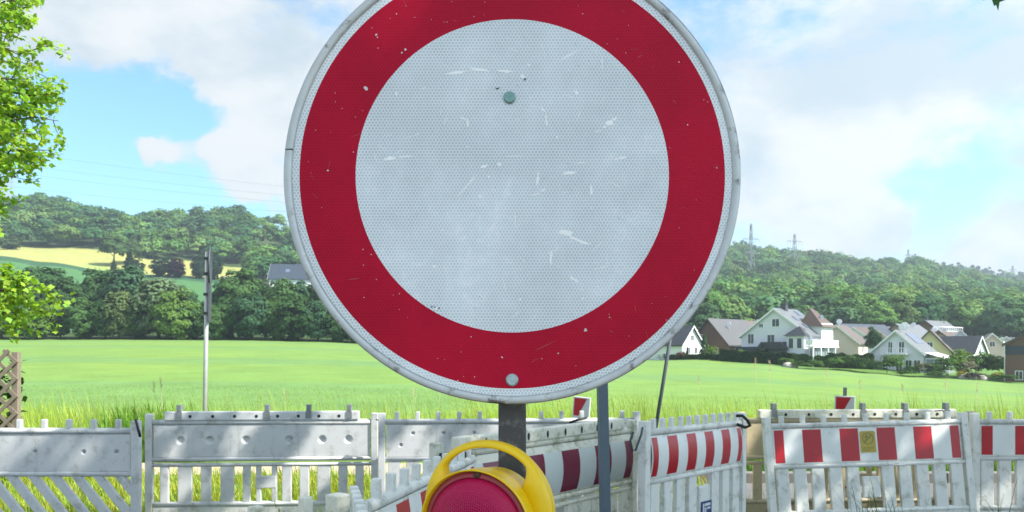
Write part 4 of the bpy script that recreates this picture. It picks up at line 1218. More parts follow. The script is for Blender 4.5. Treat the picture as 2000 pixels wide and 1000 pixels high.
def barrier(p0, p1, label, style='peg', striped=None, plastic='plastic_white', z0=0.0, z1=0.0, lean=0.0, bulge=0.0, dimples='', board_h=0.265, L=None, slats='even', top=0.985, pegs=None, post_w=0.03, post_d=0.03, hooks=True, gap=0.0):
    """p0 left end, p1 right end on the ground plan (x, y). Local x runs p0->p1, the face looks to -y."""
    p0, p1 = Vector((*p0, z0)), Vector((*p1, z1))
    d = p1 - p0
    L = d.length
    r = empty('road_barrier', (p0 + p1) / 2, 0, label, 'barrier', 'plastic road barriers round the site')
    yaw = math.atan2(d.y, d.x); pitch = -math.asin(d.z / L)
    r.rotation_euler = (-lean, pitch, yaw)
    mp = MAT[plastic]
    hl = L / 2
    zt = top                     # top of the rail
    zb = zt - 0.045 - board_h    # bottom of the board
    # end posts
    for s in (-1, 1):
        b = MB()
        b.box(s * hl - post_w, s * hl + post_w, -post_d, post_d, 0.04, zt + (0.055 if post_d > 0.02 else 0.0), bev=0.005)
        b.build('end_post', mp, r)
    # rails
    b = MB()
    b.tube([(-hl + 0.02, 0, zt - 0.022), (hl - 0.02, 0, zt - 0.022)], 0.024, 10)
    b.tube([(-hl + 0.02, -0.006, zb - 0.022), (hl - 0.02, -0.006, zb - 0.022)], 0.021, 10)
    if style == 'beam': b.tube([(-hl + 0.02, -0.006, zb - 0.072), (hl - 0.02, -0.006, zb - 0.072)], 0.018, 10)
    b.tube([(-hl + 0.02, 0, 0.20), (hl - 0.02, 0, 0.20)], 0.024, 10)
    b.tube([(-hl + 0.02, 0, 0.06), (hl - 0.02, 0, 0.06)], 0.024, 10)
    b.build('rail', mp, r)
    # board
    bl = L - 0.08
    dm = []
    if dimples == 'big':
        for q in (350, 580, 865, 1205, 1470, 1680): dm.append((-hl + L * (q - 105) / 1785.0, board_h * 0.52, 0.036, 0.020))
    elif dimples == 'holes':
        for q in (222, 497, 683): dm.append((hl - L * (790 - q) / 1600.0, board_h * 0.52, 0.015, 0.03))
        dm.append((hl - L * 0.55, board_h * 0.52, 0.015, 0.03)); dm.append((hl - L * 0.8, board_h * 0.5, 0.015, 0.03))
    elif dimples == 'two':
        for k in range(7):
            dm.append((-hl + 0.27 + k * 0.27, board_h * 0.72, 0.014, 0.03)); dm.append((-hl + 0.165 + k * 0.27, board_h * 0.36, 0.014, 0.03))
    me = panel(bl, board_h, zb, bulge, dm)
    link('board', me, mp, r, True)
    if striped:
        red, wht = striped
        sh = MB()
        w = (bl - 0.03) / 10; x = -bl / 2 + 0.015; seq = [('r', .5)] + [('w', 1), ('r', 1)] * 4 + [('w', 1), ('r', .5)]
        n = 12
        for c, k in seq:
            x1 = x + w * k
            rows = []
            for i in range(n + 1):
                t = i / n; zz = zb + 0.012 + (board_h - 0.024 - gap) * t
                tt = (zz - zb) / board_h
                yy = -0.012 - bulge * (1 - (2 * tt - 1) ** 2) - 0.0025
                rows.append((sh.bm.verts.new((x, yy, zz)), sh.bm.verts.new((x1, yy, zz))))
            for i in range(n):
                f = sh.bm.faces.new((rows[i][0], rows[i][1], rows[i + 1][1], rows[i + 1][0])); f.material_index = 0 if c == 'r' else 1; f.smooth = True
            x = x1
        sh.build('striped_sheeting', [red, wht], r)
    # slats
    b = MB()
    st, sb = zb - (0.075 if style == 'beam' else 0.03), 0.21
    if slats == 'even':
        n = int(round((L - 0.1) / 0.155)); step = (L - 0.06) / n; c = n // 2
        for i in range(n):
            x = -hl + 0.03 + step * (i + 0.5)
            if i == c: continue
            b.box(x - 0.054, x + 0.054, -0.017, 0.017, sb, st, bev=0.006)
        x = -hl + 0.03 + step * (c + 0.5)
        b.box(x - 0.075, x + 0.075, -0.02, 0.012, sb + 0.10, st - 0.09, bev=0.008)
    elif slats == 'mixed':
        for a0, a1 in SL_B:
            b.box(-hl + L * (a0 - 105) / 1785.0, -hl + L * (a1 - 105) / 1785.0, -0.016, 0.016, sb, st, bev=0.007)
        b.box(-hl + L * 835 / 1785, -hl + L * 1000 / 1785, -0.02, 0.01, sb + 0.13, sb + 0.24, bev=0.008)
    else:
        n = 13; step = L / n
        for i in range(-3, n + 2):
            x0 = -hl + i * step; dx = (st - sb) * 0.80
            w = step * 0.44
            quad = [(x0, st), (x0 + w, st), (x0 + w + dx, sb), (x0 + dx, sb)]
            lo, hi = -hl + 0.02, hl - 0.02
            if quad[3][0] < lo + 0.02 or quad[1][0] > hi - 0.02 and quad[0][0] > hi - 0.02: continue
            def cut(q, lim, keep_less):
                out = []
                for k in range(len(q)):
                    a, c = q[k], q[(k + 1) % len(q)]
                    ia = (a[0] <= lim) == keep_less; ic = (c[0] <= lim) == keep_less
                    if ia: out.append(a)
                    if ia != ic:
                        t = (lim - a[0]) / (c[0] - a[0]); out.append((lim, a[1] + (c[1] - a[1]) * t))
                return out
            q = cut(cut(quad, hi, True), lo, False)
            if len(q) >= 3: b.poly_prism(q, -0.017, 0.017)
    b.box(-hl + 0.03, hl - 0.03, -0.014, 0.014, 0.075, 0.185)
    b.build('slat_grille', mp, r)
    # what stands on the top rail
    if style == 'peg' or style == 'diag':
        n = pegs or int((L - 0.12) / 0.168); step = (L - 0.08) / n
        for i in range(n):
            b = MB(); x = -hl + 0.04 + step * (i + 0.5)
            b.box(x - 0.019, x + 0.019, -0.016, 0.016, zt - 0.01, zt + 0.066, bev=0.006)
            b.build('peg', mp, r)
    else:
        b = MB(); x0, x1 = -hl + L * 0.07, hl - L * 0.07
        b.box(x0, x1, -0.032, 0.03, zt - 0.005, zt + 0.075, bev=0.010)
        bo = b.build('top_beam', MAT['plastic_mossy'] if plastic == 'plastic_beige' else mp, r)
        h = MB()
        for q in (433, 610, 782, 953, 1121, 1285, 1448, 1608):
            x = -hl + L * (q - 105) / 1785.0
            mt = Matrix.Translation((x, -0.0335, zt + 0.032)) @ Matrix.Rotation(math.radians(90), 4, 'X')
            h.lathe([(0.0001, 0.0), (0.0145, 0.0)], 14, 0, mt if hooks else mt @ Matrix.Diagonal((0.8, 1.7, 1, 1)))
        h.build('bore_hole', MAT['black'], bo)
        hk0 = None
        for q in (345, 1035, 1365, 1688) if hooks else ():
            h = MB(); x = -hl + L * (q - 105) / 1785.0
            h.box(x - 0.026, x + 0.026, -0.038, -0.0335, zt + 0.012, zt + 0.075); h.box(x - 0.019, x + 0.019, -0.036, 0.02, zt + 0.076, zt + 0.135, bev=0.004)
            h.build('hook', MAT['hook'], r)
    # feet
    for s in (-1, 1):
        b = MB(); x = s * (hl - 0.18)
        b.box(x - 0.11, x + 0.11, -0.38, 0.38, 0.0, 0.085, bev=0.015)
        f = b.build('foot', MAT['rubber'], r)
    return r


def en(px, D): a = at(px, D); return (a.x, a.y)


bA = barrier(en(-285, 5.75), en(266, 5.75), 'pale barrier with slanting slats at the left edge', 'diag', None, 'plastic_grey', dimples='holes', slats='diag', board_h=0.275, top=0.99)
bB = barrier(en(292, 6.85), en(732, 6.95), 'pale barrier with a hooked top beam and six round dimples in its board', 'beam', None, 'plastic_grey', dimples='big', slats='mixed', board_h=0.285, top=0.955)
bC = barrier(en(746, 6.75), en(1243, 6.9), 'long pale barrier with two rows of small holes behind the lamp', 'peg', None, 'plastic_grey', dimples='two', board_h=0.285, top=0.97)
bD = barrier((-0.42, 4.28), (0.90, 5.78), 'mossy-beamed barrier with glossy purplish stripes right of the yellow lamp', 'beam', (GLOSS_RED, GLOSS_WHT), 'plastic_mossy', bulge=0.035, board_h=0.335, top=0.995, slats='even', hooks=False, gap=0.035)
bE = barrier(en(1256, 4.98), en(1446, 5.98), 'white barrier with bulging red stripes, set slanting right of the blue-grey post', 'peg', (RED, WHT), 'plastic_white', bulge=0.022, z0=0.07, z1=0.045, board_h=0.28, top=0.985, pegs=11)
bG = barrier(en(1449, 7.0), en(1896, 7.1), 'yellowed barrier with a hooked beam standing behind the leaning striped one', 'beam', None, 'plastic_beige', board_h=0.29, top=0.96, slats='mixed')
bF = barrier(en(1512, 6.42), en(1902, 6.55), 'red and white barrier with a yellow sticker, leaning back', 'peg', (RED, WHT), 'plastic_white', lean=math.radians(7), board_h=0.30, top=0.955, z0=0.0, z1=0.035)
bH = barrier(en(1903, 6.7), en(2362, 6.7), 'red and white barrier cut by the right edge of the photo', 'peg', (RED, WHT), 'plastic_white', board_h=0.275, top=0.975)
bJ = barrier((-0.515, 2.60), (-0.23, 4.35), 'striped barrier end running away behind the left of the yellow lamp', 'peg', (RED, WHT), 'plastic_white', z0=0.055, z1=-0.015, board_h=0.265, top=0.985, pegs=10, bulge=0.015, post_w=0.010, post_d=0.012)
bK = barrier((-0.36, 1.98), (-0.585, 2.82), 'white barrier seen end-on with a close row of pegs left of the lamp', 'peg', None, 'plastic_white', board_h=0.265, top=1.01, pegs=9, post_w=0.012, post_d=0.012)
bL = barrier((-1.55, 1.35), (-0.595, 2.62), 'barrier showing only its weathered end post below the dimpled barrier', 'peg', None, 'plastic_mossy', board_h=0.265, top=1.015)

# stickers on the barriers
MAT['sticker'] = plain('faded yellow sticker', (0.46, 0.36, 0.06), 0.5, 0, 0.10, 8)
MAT['ink'] = plain('sticker ink', (0.16, 0.15, 0.07), 0.6)
MAT['blue_label'] = plain('blue label', (0.015, 0.045, 0.16), 0.4)
MAT['label_white'] = plain('label white', (0.6, 0.65, 0.7), 0.5)
def sticker_yellow():
    b = MB(); L = (Vector((*en(1902, 6.55), 0.035)) - Vector((*en(1512, 6.42), 0.0))).length
    x0, x1, z0, z1 = -L / 2 + L * 0.460, -L / 2 + L * 0.537, 0.690, 0.860
    b.poly_prism([(x0, z0), (x1, z0), (x1, z1), (x1 - .012, z1 + .012), (x0 + .012, z1 + .012), (x0, z1)], -0.0185, -0.0165)
    s = b.build('yellow_sticker', MAT['sticker'], bF)
    i = MB(); cx, cz = (x0 + x1) / 2, z0 + 0.118
    n = 40
    for k in range(n):
        a, c = 2 * math.pi * k / n, 2 * math.pi * (k + 1) / n
        i.bm.faces.new([i.bm.verts.new((cx + R * math.cos(t), -0.0192, cz + R * math.sin(t))) for R, t in ((.044, a), (.044, c), (.050, c), (.050, a))])
    i.bm.faces.new([i.bm.verts.new((cx + u, -0.0192, cz + v)) for u, v in ((-.034, -.026), (-.028, -.034), (.034, .026), (.028, .034))])
    i.bm.faces.new([i.bm.verts.new((cx + u, -0.0192, cz + v)) for u, v in ((-.026, .004), (-.006, .008), (-.004, .030), (-.018, .028))])
    for k, w in enumerate((0.75, 0.55)):
        i.bm.faces.new([i.bm.verts.new((x0 + 0.012 + u, -0.0192, z0 + 0.036 - k * 0.018 + v)) for u, v in ((0, 0), ((x1 - x0) * w, 0), ((x1 - x0) * w, .005), (0, .005))])
    i.build('emblem', MAT['ink'], s)
sticker_yellow()
def sticker_blue():
    b = MB(); L = 1.95
    b.box(0.02, 0.17, -0.026, -0.022, 0.29, 0.43)
    s = b.build('blue_label', MAT['blue_label'], bE)
    i = MB()
    for u0, u1, v0, v1 in ((.04, .062, .33, .415), (.068, .15, .395, .415), (.068, .09, .33, .385), (.10, .15, .37, .385), (.04, .15, .305, .317)):
        i.bm.faces.new([i.bm.verts.new((u, -0.0275, v)) for u, v in ((u0, v0), (u1, v0), (u1, v1), (u0, v1))])
    i.build('label_print', MAT['label_white'], s)
sticker_blue()

# straps that tie the barriers
def strap(name, pts, r, label, mat='black'):
    b = MB(); b.tube(pts, r, 6); o = b.build(name, MAT[mat]); tag(o, label, 'strap', 'ties between barriers'); return o
def q(px, py, D): return tuple(at(px, D, zof(py, D)))
strap('barrier_strap', [q(265, 820, 5.7), q(269, 835, 5.66), q(274, 853, 5.68)], 0.010, 'black strap end hanging from the slanting-slat barrier')
strap('cable_tie', [q(734, 819, 6.8), q(742, 822, 6.8), q(752, 820, 6.8), q(762, 823, 6.8)], 0.006, 'dark tie joining the dimpled barrier to its neighbour')
strap('barrier_clip', [q(1233, 857, 4.92), q(1236, 845, 4.90), q(1231, 860, 4.88), q(1235, 881, 4.86), q(1241, 880, 4.86), q(1252, 850, 4.88), q(1255, 835, 4.92)], 0.008, 'metal clip hooking the bulging striped barrier to the mossy one', 'steel_sign')
strap('barrier_strap', [q(1438, 812, 5.86), q(1450, 812, 5.84), q(1460, 821, 5.86), q(1465, 831, 5.9), q(1456, 835, 5.9), q(1440, 829, 5.86)], 0.012, 'black looped strap on the post beside the yellowed barrier')
strap('barrier_strap', [q(1112, 826, 6.72), q(1128, 820, 6.7), q(1146, 816, 6.72)], 0.012, 'dark strap lying on the long barrier under the delineator')
strap('garden_wire', [q(1826, 803, 6.9), q(1840, 801, 6.9), q(1852, 812, 6.85), q(1860, 817, 6.85)], 0.006, 'green wire bow sticking up from the yellowed barrier beam', 'steel_sign')
b = MB(); c = at(893, 4.22, zof(893, 4.22))
b.box(c.x - 0.05, c.x + 0.05, c.y - 0.02, c.y + 0.02, c.z - 0.035, c.z + 0.03, bev=0.008); b.box(c.x - 0.10, c.x - 0.045, c.y - 0.012, c.y + 0.012, c.z + 0.0, c.z + 0.022, bev=0.005)
tag(b.build('barrier_clip', MAT['black']), 'black clip seen through the handle of the yellow lamp', 'clip')

# ------------------------------------------------------------------ delineator boards, poles, lattice
MAT['edge_white'] = plain('board edge', (0.6, 0.62, 0.63), 0.5)
def delineator(px, D, top, w, lean, label, stub=True):
    p = at(px, D); zt = zof(top, D)
    r = empty('delineator_board', p, 0, label, 'delineator', 'delineator boards behind the barriers')
    r.rotation_euler = (0, lean, math.radians(-26))
    b = MB(); b.box(-w / 2, w / 2, -0.012, 0.012, 0.10, zt, bev=0.006); b.build('board', MAT['edge_white'], r)
    hw = w / 2 - 0.014
    for k in range(4):
        s = MB()
        z1 = zt - 0.014 - k * 0.30
        z0 = max(z1 - 0.17, 0.12)
        s.bm.faces.new([s.bm.verts.new((u, -0.0145, v)) for u, v in ((-hw, z1), (hw * 0.72, z1), (-hw * 0.45 if k else -hw * 0.3, z0 + 0.0), (-hw, z0))])
        s.build('red_stripe', RED, r)
    if stub:
        s = MB(); s.box(-0.018, 0.018, -0.008, 0.008, zt - 0.02, zt + 0.085); s.build('lamp_stub', MAT['hook'], r)
    f = MB(); f.box(-0.2, 0.2, -0.35, 0.35, 0, 0.10, bev=0.02); f.build('foot', MAT['rubber'], r)
delineator(1119, 7.5, 774, 0.175, math.radians(5), 'leaning red and white delineator board just under the edge of the big sign', False)
delineator(1644, 7.8, 773, 0.19, math.radians(1.5), 'red and white delineator board with a metal stub, behind the sticker barrier')

b = MB(); p = at(1190, 3.55)
r = empty('steel_post', p, math.radians(12), 'blue-grey square steel post standing right of the sign post', 'post')
b.box(-0.0215, 0.0215, -0.0215, 0.0215, 0, 2.05, bev=0.003); o = b.build('tube', MAT['steel_blue'], r)
b = MB(); b.box(-0.024, 0.024, -0.024, 0.024, 2.05, 2.065, bev=0.003); b.build('cap', MAT['rubber'], r)
b = MB(); b.box(-0.2, 0.2, -0.4, 0.4, 0.0, 0.10, bev=0.02); b.build('foot', MAT['rubber'], r)
r.rotation_euler = (0, math.radians(-1.4), math.radians(12))

# thin pole with two signs seen edge-on
pD = 11.0; p = at(400, pD)
r = empty('sign_pole', p, 0, 'thin grey pole with two traffic signs seen edge-on, in front of the tree belt', 'sign pole')
r.rotation_euler = (0, math.radians(0.9), 0)
zt = zof(492, pD)
b = MB(); b.tube([(-0.01, 0, -0.1), (-0.01, 0, zt)], 0.030, 12); b.build('pole', MAT['steel_light'], r)
zc = zof(545, pD)
b = MB()
mt = Matrix.Translation((0.035, 0, zof(520, pD))) @ Matrix.Rotation(math.radians(17.5), 4, 'Z') @ Matrix.Rotation(math.radians(90), 4, 'Y')
b.lathe([(0.001, -0.004), (0.25, -0.004), (0.262, -0.018), (0.27, 0.0), (0.262, 0.012), (0.25, 0.004), (0.001, 0.004)], 40, 0, mt)
b.build('round_plate', MAT['steel_sign'], r)
b = MB()
mt = Matrix.Translation((0.035, 0, zof(592, pD))) @ Matrix.Rotation(math.radians(18.5), 4, 'Z')
vs = b.box(-0.012, 0.012, -0.21, 0.21, -0.27, 0.27)
bmesh.ops.transform(b.bm, matrix=mt, verts=vs); b.build('lower_plate', MAT['steel_sign'], r)
b = MB()
for py in (505, 535, 575, 612): b.box(-0.045, 0.03, -0.035, 0.035, zof(py, pD) - 0.02, zof(py, pD) + 0.02)
b.build('clamp', MAT['steel_sign'], r)

pD = 9.8; p0 = pt(1279, pD)
r = empty('leaning_pole', at(1266, pD), 0, 'thin leaning metal pole partly hidden by the lower right of the big sign', 'pole')
r.rotation_euler = (0, math.radians(9.2), 0)
b = MB(); b.tube([(0, 0, -0.05), (0, 0, 2.35)], 0.024, 10); b.build('tube', MAT['steel_sign'], r)

def lattice():
    D = 8.9
    x1 = at(34, D).x; zt = zof(684, D)
    r = empty('lattice_fence', (x1, D, 0), 0, 'weathered wooden lattice panel at the left edge behind the slanting-slat barrier', 'lattice fence')
    b = MB(); b.box(-0.07, 0.0, 0.0, 0.07, 0, zt - 0.02, bev=0.006); b.build('post', MAT['wood'], r)
    b = MB(); s = 0.042
    W = 1.9
    for k in range(-12, 22):
        for sg, yy in ((1, -0.012), (-1, -0.024)):
            xa = -0.02 - k * 0.20
            pts = []
            z0, z1 = 0.25, zt
            xb = xa - sg * (z1 - z0)
            A, B = Vector((xa, yy, z0)), Vector((xb, yy, z1))
            # clip to the panel
            ts = [0, 1]
            for lim, lower in ((0.0, False), (-W, True)):
                if abs(B.x - A.x) > 1e-6:
                    t = (lim - A.x) / (B.x - A.x)
                    inside0 = A.x < lim if not lower else A.x > lim
                    inside1 = B.x < lim if not lower else B.x > lim
                    if not inside0 and not inside1: ts = None; break
                    if not inside0: ts[0] = max(ts[0], t)
                    if not inside1: ts[1] = min(ts[1], t)
            if not ts or ts[1] - ts[0] < 0.02: continue
            a, c = A.lerp(B, ts[0]), A.lerp(B, ts[1])
            n = (c - a).normalized().cross(Vector((0, 1, 0))) * (s / 2)
            vs = [b.bm.verts.new(v) for v in (a - n, a + n, c + n, c - n)]; ws = [b.bm.verts.new(v.co + Vector((0, 0.011, 0))) for v in vs]
            b.bm.faces.new(vs); b.bm.faces.new(ws[::-1])
            for i in range(4): b.bm.faces.new((vs[i], ws[i], ws[(i + 1) % 4], vs[(i + 1) % 4]))
    b.build('lattice', MAT['wood'], r)
    rng = np.random.default_rng(4)
    n = 900
    pos = np.stack([x1 - rng.uniform(0.05, 1.6, n), D + rng.uniform(0.05, 0.3, n), rng.uniform(0.3, zt - 0.1, n)], -1)
    l = leaf_cloud('ivy', pos, rng.normal(size=(n, 3)), 0.09, rng, (0.035, 0.075, 0.02), MAT['leaf'])
    tag(l, 'dark ivy growing behind the wooden lattice panel', 'ivy')
    # lattice frame parts carry a climbing stem
    b = MB(); b.tube([(x1 - 0.05, D + .12, 0), (x1 - .2, D + .15, .7), (x1 - .1, D + .16, 1.5)], 0.012, 5); b.build('stem', MAT['bark'], l)
lattice()

# ------------------------------------------------------------------ the round sign
SD = 1.265
K = F / SD                                   # photo pixels per metre at the sign
SC = Vector((0.0004, SD, zof(343.5, SD)))
R_OUT, R_SHEET, R_RED, R_WHITE = 446 / K, 429 / K, 415.5 / K, 306 / K


def sheeting(name, dot, net, rough, hexs=0.0056, wear=True, netfac=1.0, coat=0.0, spec=0.4):
    """prismatic honeycomb sheeting with scuffs"""
    m, nt, bs = new_mat(name)
    t = node(nt, 'ShaderNodeTexCoord')
    ob = t.outputs['Object']
    sx = node(nt, 'ShaderNodeSeparateXYZ'); nt.links.new(ob, sx.inputs[0])
    cx = node(nt, 'ShaderNodeCombineXYZ')
    nt.links.new(mth(nt, 'ADD', mth(nt, 'MULTIPLY', sx.outputs[0], 1 / hexs), 400.0), cx.inputs[0])
    nt.links.new(mth(nt, 'ADD', mth(nt, 'MULTIPLY', sx.outputs[2], 1 / hexs), 400.0), cx.inputs[1])
    p = cx.outputs[0]
    rr = (1.0, 1.7320508, 1.0); hr = (0.5, 0.8660254, 0.0)
    a = vmth(nt, 'SUBTRACT', vmth(nt, 'MODULO', p, rr), hr)
    b = vmth(nt, 'SUBTRACT', vmth(nt, 'MODULO', vmth(nt, 'ADD', p, hr), rr), hr)
    la, lb = vmth(nt, 'LENGTH', a, out=1), vmth(nt, 'LENGTH', b, out=1)
    d = mth(nt, 'MINIMUM', la, lb)
    cell = ramp(nt, d, 0.33, 0.46)
    big = noise(nt, 5.0, 6, 0.65, ob)
    fine = noise(nt, 60.0, 5, 0.7, ob)
    net2 = mixc(nt, ramp(nt, big, 0.35, 0.65), tuple(x * 0.9 for x in net), net)
    dot2 = mixc(nt, ramp(nt, big, 0.35, 0.7), tuple(x * 0.86 for x in dot), tuple(min(1, x * 1.12) for x in dot))
    c = mixc(nt, mth(nt, 'MULTIPLY', cell, netfac), dot2, net2)
    if wear:
        sc = ramp(nt, mth(nt, 'ADD', mth(nt, 'MULTIPLY', big, 0.55), mth(nt, 'MULTIPLY', fine, 0.45)), 0.54, 0.68)
        c = mixc(nt, mth(nt, 'MULTIPLY', sc, 0.40), c, tuple(min(1, x * 1.15) for x in net))
        for ang, k in ((0.5, (6, 1, 70)), (-0.7, (60, 1, 5)), (1.2, (90, 1, 6))):
            rot = node(nt, 'ShaderNodeVectorRotate', rotation_type='Y_AXIS'); rot.inputs['Angle'].default_value = ang
            nt.links.new(ob, rot.inputs['Vector'])
            s = ramp(nt, noise(nt, 1.4, 3, 0.5, vmth(nt, 'MULTIPLY', rot.outputs[0], k)), 0.71, 0.77)
            msk = ramp(nt, noise(nt, 7.0, 2, 0.5, vmth(nt, 'ADD', ob, (ang * 9, 0, 2))), 0.50, 0.62)
            c = mixc(nt, mth(nt, 'MULTIPLY', mth(nt, 'MULTIPLY', s, msk), 0.55), c, tuple(min(1, x * 1.25) for x in net))
    nt.links.new(c, bs.inputs['Base Color'])
    nt.links.new(mth(nt, 'ADD', mth(nt, 'MULTIPLY', big, 0.2), rough - 0.1), bs.inputs['Roughness'])
    bs.inputs['Coat Weight'].default_value = coat
    bs.inputs['Specular IOR Level'].default_value = spec
    bs.inputs['Coat Roughness'].default_value = 0.25
    bump(nt, bs, cell, 0.25, 0.0004)
    return m


MAT['sheet_white'] = sheeting('white honeycomb sheeting', (0.54, 0.60, 0.65), (0.87, 0.90, 0.92), 0.55, netfac=0.88)
MAT['sheet_border'] = sheeting('white border sheeting', (0.56, 0.62, 0.66), (0.84, 0.88, 0.90), 0.5)
MAT['sheet_red'] = sheeting('red honeycomb sheeting', (0.43, 0.003, 0.026), (0.47, 0.006, 0.034), 0.40, wear=False, coat=0.0, spec=0.13)
MAT['alu'] = plain('worn aluminium rim', (0.50, 0.52, 0.52), 0.42, 0.55, 0.22, 25, dirt=(0.13, 0.12, 0.11), dscale=22, dlo=0.54, dhi=0.68, bmp=0.25)
MAT['scuff'] = plain('white scuff', (0.95, 0.96, 0.96), 0.7, 0, 0.15, 60)
MAT['chip'] = plain('paint chip', (0.62, 0.60, 0.60), 0.7, 0, 0.3, 60)
MAT['bolt_green'] = plain('weathered green bolt', (0.20, 0.34, 0.31), 0.4, 0.4, 0.3, 200)
MAT['bolt'] = plain('zinc bolt', (0.42, 0.50, 0.53), 0.35, 0.6, 0.2, 150)
MAT['grime'] = plain('black grime', (0.02, 0.022, 0.03), 0.8)


def annulus(mb, r0, r1, y, seg=192, mi=0):
    prev = None; first = None
    for k in range(seg):
        a = 2 * math.pi * k / seg
        pr = (mb.bm.verts.new((r0 * math.cos(a), y, r0 * math.sin(a))), mb.bm.verts.new((r1 * math.cos(a), y, r1 * math.sin(a))))
        if prev: mb.bm.faces.new((prev[0], prev[1], pr[1], pr[0])).material_index = mi
        else: first = pr
        prev = pr
    mb.bm.faces.new((prev[0], prev[1], first[1], first[0])).material_index = mi


def blob(mb, cx, cz, w, h, ang, y, rng, n=14, mi=1, rag=0.35):
    pts = []
    for k in range(n):
        a = 2 * math.pi * k / n
        r = 1 + rng.uniform(-rag, rag)
        x, z = w * math.cos(a) * r, h * math.sin(a) * r
        pts.append((cx + x * math.cos(ang) - z * math.sin(ang), y, cz + x * math.sin(ang) + z * math.cos(ang)))
    f = mb.bm.faces.new([mb.bm.verts.new(p) for p in pts]); f.material_index = mi
    f.normal_update()
    if f.normal.y > 0: f.normal_flip()


def sp(px, py): return (px - 1000.3) / K, (343.5 - py) / K


